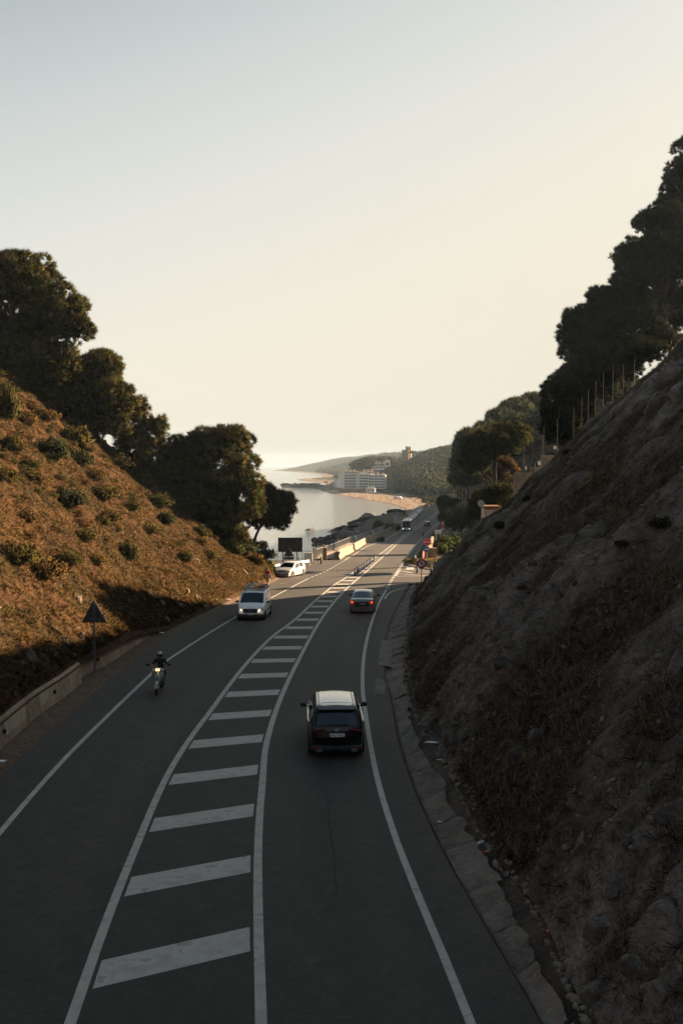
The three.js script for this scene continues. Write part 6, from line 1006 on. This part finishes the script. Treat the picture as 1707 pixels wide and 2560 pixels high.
{ // coach coming up the hill
  const D = 283, X = at(1020, 1320, D).x, t = thing('coach', 'silver grey coach with dark windscreen coming up the road', 'coach', [X, roadY(D + 4), -D - 4], heading(lineA, D, false));
  const silver = paintMat(0.42, 0.44, 0.45, { metalness: 0.5 });
  mesh('body', rbox(2.5, 2.75, 10, 0.28, 0, 1.72, 0, 0, 0, 0, 4), silver, t);
  mesh('windscreen', rbox(2.2, 1.55, 0.2, 0.09, 0, 2.1, 4.93), M.glass, t);
  for (const sg of [-1, 1]) { mesh('side_window', rbox(0.06, 0.95, 8.6, 0.02, sg * 1.235, 2.25, -0.4), M.glass, t); mesh('headlight', rbox(0.34, 0.18, 0.1, 0.04, sg * 0.9, 0.75, 4.98), glow(1, 0.95, 0.85, 0.25), t); const hl = new THREE.PointLight(new THREE.Color().setRGB(1, 0.95, 0.85), 0.02); hl.position.set(sg * 0.9, 0.75, 5.15); t.add(hl); mesh('wing_mirror', [rbox(0.16, 0.4, 0.12, 0.04, sg * 1.4, 2.5, 5.1), rod(V(sg * 1.2, 2.9, 4.9), V(sg * 1.4, 2.6, 5.1), 0.03)], M.black, t); }
  mesh('fascia', rbox(2.3, 0.36, 0.16, 0.05, 0, 1.22, 4.94), M.black, t);
  mesh('bumper', rbox(2.45, 0.5, 0.24, 0.1, 0, 0.62, 4.9), silver, t);
  mesh('licence_plate', box(0.52, 0.12, 0.02, 0, 0.66, 5.03), M.white, t);
  mesh('destination_board', rbox(1.6, 0.22, 0.1, 0.03, 0, 2.98, 4.92), M.black, t);
  mesh('roof_unit', rbox(1.8, 0.2, 3, 0.08, 0, 3.15, -1), silver, t);
  for (const z of [3.2, -2.8]) for (const sg of [-1, 1]) wheel(t, sg * 1.1, 0, z, 0.48, 0.3);
}

// ---------------------------------------------------------------- people: one continuous body from tapered bones
function flesh(bones, cell = 0.02, grow = 0, k = 0.03) {
  const lo = V(1e9, 1e9, 1e9), hi = V(-1e9, -1e9, -1e9);
  for (const [a, b, ra, rb] of bones) for (const [p, r] of [[a, ra], [b, rb]]) { const R = r + grow + 3 * cell; lo.min(V(p[0] - R, p[1] - R, p[2] - R)); hi.max(V(p[0] + R, p[1] + R, p[2] + R)); }
  const c = lo.clone().add(hi).multiplyScalar(0.5), h = Math.max(hi.x - lo.x, hi.y - lo.y, hi.z - lo.z) / 2 + 2 * cell, n = Math.ceil(2 * h / cell);
  const mc = new MarchingCubes(n, new THREE.MeshBasicMaterial(), false, false, 60000), f = mc.field, half = n / 2;
  f.fill(-1);
  const dist = new Float32Array(n * n * n).fill(9);
  for (const [a, b, ra, rb] of bones) {
    const R = Math.max(ra, rb) + grow + 0.09, A = V(...a), B = V(...b), d = B.clone().sub(A), L2 = Math.max(1e-9, d.lengthSq());
    const rg = ax => [Math.max(0, Math.floor((Math.min(A[ax], B[ax]) - R - c[ax]) / h * half + half)), Math.min(n - 1, Math.ceil((Math.max(A[ax], B[ax]) + R - c[ax]) / h * half + half))];
    const [x0, x1] = rg('x'), [y0, y1] = rg('y'), [z0, z1] = rg('z');
    for (let z = z0; z <= z1; z++) for (let y = y0; y <= y1; y++) for (let x = x0; x <= x1; x++) {
      const px = c.x + (x - half) / half * h - A.x, py = c.y + (y - half) / half * h - A.y, pz = c.z + (z - half) / half * h - A.z;
      const t = clamp((px * d.x + py * d.y + pz * d.z) / L2, 0, 1), q = Math.hypot(px - d.x * t, py - d.y * t, pz - d.z * t) - lerp(ra, rb, t) - grow, i = x + y * n + z * n * n, o = dist[i];
      if (o > 8) dist[i] = q; else { const w = Math.max(0, 0.5 + 0.5 * (o - q) / k); dist[i] = w >= 1 ? q : w <= 0 ? o : lerp(o, q, w) - k * w * (1 - w); }
    }
  }
  for (let i = 0; i < f.length; i++) f[i] = -dist[i];
  mc.isolation = 0; mc.update();
  const m = mc.count, pos = new Float32Array(m * 3), nor = new Float32Array(m * 3);
  for (let i = 0; i < m; i++) for (let a = 0; a < 3; a++) { pos[i * 3 + a] = mc.positionArray[i * 3 + a] * h + [c.x, c.y, c.z][a]; nor[i * 3 + a] = mc.normalArray[i * 3 + a]; }
  const g = new THREE.BufferGeometry(); g.setAttribute('position', new THREE.BufferAttribute(pos, 3)); g.setAttribute('normal', new THREE.BufferAttribute(nor, 3)); return g;
}
function hand(w, d, s = 1) {                              // palm, four fingers of different lengths and a thumb, along d from the wrist
  const D = V(...d).normalize(), S = V(0, 1, 0).cross(D).normalize(), U = D.clone().cross(S), W = V(...w), o = [], q = (a, b, c) => W.clone().addScaledVector(D, a).addScaledVector(S, b).addScaledVector(U, c).toArray();
  o.push([q(0, 0, 0), q(0.08, 0.02, 0), 0.028, 0.02], [q(0, 0, 0), q(0.08, -0.025, 0), 0.028, 0.018]);
  [[0.07, 0.032], [0.085, 0.011], [0.078, -0.011], [0.06, -0.032]].forEach(([L, b]) => o.push([q(0.08, b, 0), q(0.08 + L * 0.55, b, -0.012), 0.0105, 0.0095], [q(0.08 + L * 0.55, b, -0.012), q(0.08 + L * 0.85, b, -0.04), 0.0095, 0.008]));
  o.push([q(0.02, 0.03, 0), q(0.06, 0.062, -0.015), 0.013, 0.01], [q(0.06, 0.062, -0.015), q(0.09, 0.06, -0.03), 0.01, 0.008]);
  return o;
}
function person(name, label, at0, turn, j, c, cell = 0.022) {    // j: joints, c: colours
  const t = thing(name, label, 'person', at0, turn, c.group), B = [], leg = s => [[j['hip' + s], j['knee' + s], 0.085, 0.058], [j['knee' + s], j['foot' + s], 0.055, 0.036], [j['foot' + s], j['toe' + s], 0.045, 0.032]], arm = s => [[j['sh' + s], j['el' + s], 0.052, 0.04], [j['el' + s], j['wr' + s], 0.038, 0.027]];
  const trunk = [[j.pelvis, j.waist, 0.125, 0.115], [j.waist, j.chest, 0.115, 0.14], [j.chest, j.shL, 0.12, 0.06], [j.chest, j.shR, 0.12, 0.06], [j.chest, j.neck, 0.09, 0.055]];
  const h = j.head, f = V(...j.face).normalize(), hp = (u, y, s = 0) => { const S = V(0, 1, 0).cross(f).normalize(); return [h[0] + f.x * u + S.x * s, h[1] + y, h[2] + f.z * u + S.z * s]; };
  const head = [[hp(-0.015, 0.03), hp(0.0, 0.02), 0.098, 0.095], [hp(0.03, -0.02), hp(0.04, -0.08), 0.07, 0.045], [hp(0.09, 0.0), hp(0.105, -0.03), 0.014, 0.018], [hp(0.0, 0, 0.095), hp(0, -0.03, 0.095), 0.018, 0.014], [hp(0, 0, -0.095), hp(0, -0.03, -0.095), 0.018, 0.014], [j.neck, hp(-0.01, -0.06), 0.056, 0.055]];
  const dirOf = s => V(...j['wr' + s]).sub(V(...j['el' + s])).toArray();
  mesh('body', flesh([...trunk, ...leg('L'), ...leg('R'), ...arm('L'), ...arm('R'), ...head, [j.pelvis, j.hipL, 0.12, 0.09], [j.pelvis, j.hipR, 0.12, 0.09], ...hand(j.wrL, j.handL || dirOf('L')), ...hand(j.wrR, j.handR || dirOf('R'))], cell), c.skin || M.skin, t);
  const mid = (a, b, u) => a.map((v, i) => lerp(v, b[i], u));
  mesh('shirt', flesh([...trunk, [j.shL, mid(j.shL, j.elL, c.sleeve || 0.6), 0.056, 0.05], [j.shR, mid(j.shR, j.elR, c.sleeve || 0.6), 0.056, 0.05]].filter(b => b[1] !== j.neck).concat([[j.chest, mid(j.chest, j.neck, 0.75), 0.09, 0.062]]), cell, 0.014), c.shirt, t);
  mesh('trousers', flesh([[j.pelvis, mid(j.pelvis, j.waist, 0.5), 0.13, 0.118], [j.pelvis, j.hipL, 0.12, 0.095], [j.pelvis, j.hipR, 0.12, 0.095], ...['L', 'R'].flatMap(s => c.long ? [[j['hip' + s], j['knee' + s], 0.092, 0.066], [j['knee' + s], mid(j['knee' + s], j['foot' + s], 0.9), 0.064, 0.05]] : [[j['hip' + s], mid(j['hip' + s], j['knee' + s], 0.95), 0.098, 0.085]])], cell, 0.014), c.trousers, t);
  mesh('shoes', ['L', 'R'].map(s => flesh([[j['foot' + s].map((v, i) => i === 1 ? v - 0.01 : v), j['toe' + s], 0.05, 0.038]], cell * 0.8, 0.01)), c.shoes || M.black, t);
  if (c.hair) mesh('hair', flesh([[hp(-0.03, 0.045), hp(-0.01, 0.06), 0.1, 0.09], [hp(-0.05, 0.0), hp(-0.05, -0.03), 0.08, 0.06]], cell * 0.7, 0.008), c.hair, t);
  if (!c.helmet) for (const s of [-1, 1]) { const e = mesh('eye', new THREE.SphereGeometry(0.012, 10, 8), M.black, t); e.position.set(...hp(0.085, 0.015, s * 0.035)); }
  return { t, hp };
}
const stand = (o = {}) => ({ pelvis: [0, 0.95, 0], waist: [0, 1.12, 0.01], chest: [0, 1.33, 0], neck: [0, 1.49, 0], head: [0, 1.62, 0.02], face: [0, 0, 1], shL: [0.17, 1.41, 0], shR: [-0.17, 1.41, 0], elL: [0.23, 1.14, -0.03], elR: [-0.23, 1.14, -0.02], wrL: [0.25, 0.88, 0.02], wrR: [-0.25, 0.88, 0.04], hipL: [0.09, 0.9, 0], hipR: [-0.09, 0.9, 0], kneeL: [0.1, 0.5, 0.05], kneeR: [-0.1, 0.5, 0.03], footL: [0.1, 0.09, 0.02], footR: [-0.1, 0.09, -0.02], toeL: [0.12, 0.04, 0.17], toeR: [-0.12, 0.04, 0.13], ...o });
{ // the walker at the roadside, seen from behind, mid stride
  const p = onRoad(669, 1470), D = -p.z;
  const { t } = person('person', 'person in red top and pale shorts walking at the foot of the slope', [at(669, 1468, D).x, roadY(D) + 0.12, -D], 2.9, stand({ kneeL: [0.1, 0.52, 0.18], footL: [0.1, 0.13, 0.16], toeL: [0.11, 0.06, 0.31], kneeR: [-0.1, 0.5, 0.0], footR: [-0.1, 0.13, -0.22], toeR: [-0.1, 0.05, -0.1], elL: [0.25, 1.16, -0.1], wrL: [0.27, 0.92, -0.06], elR: [-0.25, 1.15, 0.04], wrR: [-0.27, 0.92, 0.14] }), { shirt: mat(0.22, 0.035, 0.03, 0.9), trousers: mat(0.36, 0.28, 0.2, 0.9), hair: mat(0.02, 0.015, 0.012, 0.8), skin: mat(0.30, 0.15, 0.09, 0.6) }, 0.018);
  const bag = thing('shoulder_bag', 'dark bag carried at the side of the person in red', 'bag', t.position, t.rotation.y);
  mesh('bag', rbox(0.14, 0.34, 0.26, 0.05, -0.33, 0.95, -0.05), mat(0.06, 0.03, 0.03, 0.8), bag);
  mesh('strap', tube([V(-0.3, 1.1, -0.05), V(-0.22, 1.35, -0.02), V(-0.14, 1.47, 0)], [0.012, 0.012, 0.012], 5), M.black, bag);
}
{ // motorcycle and rider coming towards us
  const q = onRoad(392, 1738), D = -q.z, turn = heading(lineA, D, false) + 0.02, P = [q.x, roadY(D + 0.6), -D - 0.7];
  const b = thing('motor_scooter', 'pale blue scooter with its headlight lit coming down the left lane', 'scooter', P, turn);
  const pale = paintMat(0.17, 0.225, 0.25, { metalness: 0.3 }), dk = M.black;
  for (const z of [0.66, -0.62]) { const w = mesh('wheel', (() => { const g = new THREE.TorusGeometry(0.245, 0.052, 10, 28); g.rotateY(Math.PI / 2); return g; })(), M.rubber, b); w.position.set(0, 0.297, z); mesh('rim', (() => { const l = [new THREE.CylinderGeometry(0.06, 0.06, 0.1, 12).rotateZ(Math.PI / 2)]; for (let k = 0; k < 6; k++) { const s = new THREE.BoxGeometry(0.02, 0.2, 0.03); s.translate(0, 0.11, 0); s.rotateX(k * Math.PI / 3); l.push(s); } const tr = new THREE.TorusGeometry(0.21, 0.015, 6, 24); tr.rotateY(Math.PI / 2); l.push(tr); return merge(l.map(plain)); })(), M.metal, w); }
  mesh('fork', [-0.075, 0.075].map(x => rod(V(x, 0.3, 0.66), V(x * 1.1, 0.86, 0.44), 0.022)), M.metal, b);
  mesh('front_mudguard', sheet(10, 6, (i, j) => { const a = lerp(0.15, 2.0, i / 10), w = (j / 6 - 0.5) * 2, R = 0.335 - 0.03 * w * w; return [w * 0.075, 0.297 + Math.sin(a) * R, 0.66 + Math.cos(a) * R]; }), mat(0.3, 0.3, 0.3, 0.3, { metalness: 0.7 }), b);
  mesh('leg_shield', [sheet(10, 8, (i, j) => { const v = i / 10, w = (j / 8 - 0.5) * 2, W = lerp(0.17, 0.25, Math.sin(v * 2.2)) * 1.0; return [w * W, lerp(0.52, 0.98, v), 0.46 - 0.12 * v - 0.14 * w * w + 0.05 * Math.sin(v * 3)]; }), rbox(0.36, 0.4, 0.04, 0.02, 0, 0.76, 0.27, 0, -0.2)], pale, b);
  mesh('shield_seam', [rod(V(-0.07, 0.56, 0.475), V(-0.08, 0.95, 0.40), 0.008), rod(V(0.07, 0.56, 0.475), V(0.08, 0.95, 0.40), 0.008)], dk, b);
  mesh('headlight_housing', rbox(0.30, 0.16, 0.16, 0.06, 0, 1.06, 0.38), mat(0.5, 0.5, 0.52, 0.3, { metalness: 0.4 }), b);
  const hl = mesh('headlight', rbox(0.19, 0.11, 0.03, 0.014, 0, 1.06, 0.465), glow(1, 0.62, 0.3, 0.35), b); const ll = new THREE.PointLight(new THREE.Color().setRGB(1, 0.62, 0.3), 0.008); ll.position.set(0, 1.06, 0.56); b.add(ll);
  mesh('indicator', [-0.2, 0.2].map(x => rbox(0.12, 0.08, 0.08, 0.03, x, 1.05, 0.36, x > 0 ? 0.5 : -0.5)), mat(0.6, 0.6, 0.6, 0.3), b);
  mesh('handlebar', tube([V(-0.36, 1.06, 0.2), V(-0.15, 1.08, 0.3), V(0.15, 1.08, 0.3), V(0.36, 1.06, 0.2)], [0.017, 0.017, 0.017, 0.017], 8), dk, b);
  for (const s of [-1, 1]) mesh('mirror', [rod(V(s * 0.28, 1.08, 0.25), V(s * 0.42, 1.22, 0.24), 0.008), rbox(0.16, 0.10, 0.03, 0.012, s * 0.46, 1.24, 0.24)], dk, b);
  mesh('frame', [rod(V(0, 0.62, 0.38), V(0, 0.34, 0.1), 0.05), rbox(0.2, 0.1, 0.5, 0.03, 0, 0.33, -0.05), rbox(0.3, 0.34, 0.75, 0.1, 0, 0.58, -0.48)], dk, b);
  mesh('engine', [rbox(0.26, 0.2, 0.4, 0.06, 0.05, 0.34, -0.42), rod(V(-0.16, 0.3, -0.2), V(-0.2, 0.36, -0.85), 0.05)], M.darkMetal, b);
  mesh('seat', rbox(0.28, 0.1, 0.66, 0.045, 0, 0.8, -0.4), M.rubber, b);
  mesh('licence_plate', box(0.2, 0.15, 0.01, 0, 0.6, -0.9), M.white, b);
  const j = { pelvis: [0, 0.93, -0.34], waist: [0, 1.08, -0.32], chest: [0, 1.28, -0.25], neck: [0, 1.44, -0.2], head: [0, 1.56, -0.15], face: [0, 0, 1], shL: [0.18, 1.36, -0.23], shR: [-0.18, 1.36, -0.23], elL: [0.33, 1.16, -0.04], elR: [-0.33, 1.16, -0.04], wrL: [0.31, 1.09, 0.14], wrR: [-0.31, 1.09, 0.14], hipL: [0.1, 0.9, -0.32], hipR: [-0.1, 0.9, -0.32], kneeL: [0.24, 0.83, 0.1], kneeR: [-0.22, 0.82, 0.1], footL: [0.2, 0.43, 0.0], footR: [-0.19, 0.43, 0.0], toeL: [0.21, 0.39, 0.14], toeR: [-0.2, 0.39, 0.14] };
  const tee = canvasTex(4, 4, (c, w, h) => { c.fillStyle = '#0b1114'; c.fillRect(0, 0, w, h); });
  const r = person('person', 'person in dark T-shirt and striped helmet riding the pale blue scooter', P, turn, j, { shirt: mat(0.012, 0.018, 0.02, 0.9), trousers: mat(0.03, 0.02, 0.02, 0.9), skin: mat(0.30, 0.15, 0.10, 0.6), helmet: true, sleeve: 0.7 }, 0.016).t;
  mesh('shirt_print', [new THREE.TorusGeometry(0.062, 0.008, 6, 20).translate(-0.055, 1.2, -0.118), new THREE.TorusGeometry(0.05, 0.008, 6, 20, 4.5).translate(0.06, 1.2, -0.118)], mat(0.14, 0.2, 0.22, 0.9), r);
  const hm = mesh('helmet', (() => { const g = new THREE.SphereGeometry(0.145, 28, 20, 0, 2 * Math.PI, 0, 2.15); g.scale(0.92, 1.02, 1.08); g.rotateX(-0.35); g.translate(0, 1.585, -0.16); return g; })(), paintMat(0.01, 0.011, 0.012), r);
  for (const x of [-0.032, 0.032]) mesh('helmet_stripe', sheet(12, 2, (i, k) => { const a = lerp(0.5, 2.4, i / 12), R = 0.1525, xx = x + (k - 1) * 0.017; return [xx, 1.585 + Math.sin(a) * R * 1.0, -0.16 + Math.cos(a) * R * 1.06]; }), mat(0.7, 0.7, 0.7, 0.4), hm);
  mesh('chin_strap', tube([V(-0.1, 1.52, -0.13), V(0, 1.44, -0.08), V(0.1, 1.52, -0.13)], [0.01, 0.01, 0.01], 5), M.black, r);
}
{ // cyclist on the right-hand line far ahead
  const q = onRoad(1057, 1347), D = -q.z, turn = heading(lineE, D, true), P = [q.x, roadY(D), -D];
  const b = thing('bicycle', 'road bicycle under the cyclist riding away along the right edge line', 'bicycle', P, turn);
  for (const z of [0.5, -0.5]) { const w = mesh('wheel', new THREE.TorusGeometry(0.32, 0.018, 8, 28).rotateY(Math.PI / 2), M.rubber, b); w.position.set(0, 0.34, z); mesh('hub', new THREE.CylinderGeometry(0.025, 0.025, 0.1, 8).rotateZ(Math.PI / 2), M.metal, w); }
  mesh('frame', [rod(V(0, 0.34, -0.5), V(0, 0.3, -0.08), 0.014), rod(V(0, 0.34, -0.5), V(0, 0.82, -0.16), 0.014), rod(V(0, 0.3, -0.08), V(0, 0.88, -0.18), 0.016), rod(V(0, 0.3, -0.08), V(0, 0.8, 0.36), 0.018), rod(V(0, 0.82, -0.16), V(0, 0.86, 0.34), 0.016), rod(V(0, 0.9, 0.33), V(0, 0.34, 0.5), 0.015)], M.darkMetal, b);
  mesh('handlebar', tube([V(-0.21, 0.9, 0.48), V(-0.2, 0.95, 0.4), V(0.2, 0.95, 0.4), V(0.21, 0.9, 0.48)], [0.015, 0.015, 0.015, 0.015], 6), M.black, b); mesh('saddle', rbox(0.13, 0.05, 0.26, 0.02, 0, 0.92, -0.2), M.black, b);
  person('person', 'cyclist in black riding away along the right edge line', P, turn, { pelvis: [0, 0.99, -0.18], waist: [0, 1.14, -0.06], chest: [0, 1.3, 0.1], neck: [0, 1.42, 0.2], head: [0, 1.52, 0.27], face: [0, 0, 1], shL: [0.17, 1.37, 0.12], shR: [-0.17, 1.37, 0.12], elL: [0.22, 1.14, 0.26], elR: [-0.22, 1.14, 0.26], wrL: [0.2, 0.99, 0.42], wrR: [-0.2, 0.99, 0.42], hipL: [0.09, 0.95, -0.16], hipR: [-0.09, 0.95, -0.16], kneeL: [0.11, 0.74, 0.2], kneeR: [-0.11, 0.58, 0.12], footL: [0.11, 0.36, 0.04], footR: [-0.11, 0.18, -0.06], toeL: [0.11, 0.34, 0.18], toeR: [-0.11, 0.14, 0.07] }, { shirt: mat(0.015, 0.015, 0.018, 0.9), trousers: mat(0.012, 0.012, 0.012, 0.9), hair: mat(0.03, 0.02, 0.016, 0.8) }, 0.03);
}
renderer.setSize(682, 1024);
renderer.render(scene, camera);
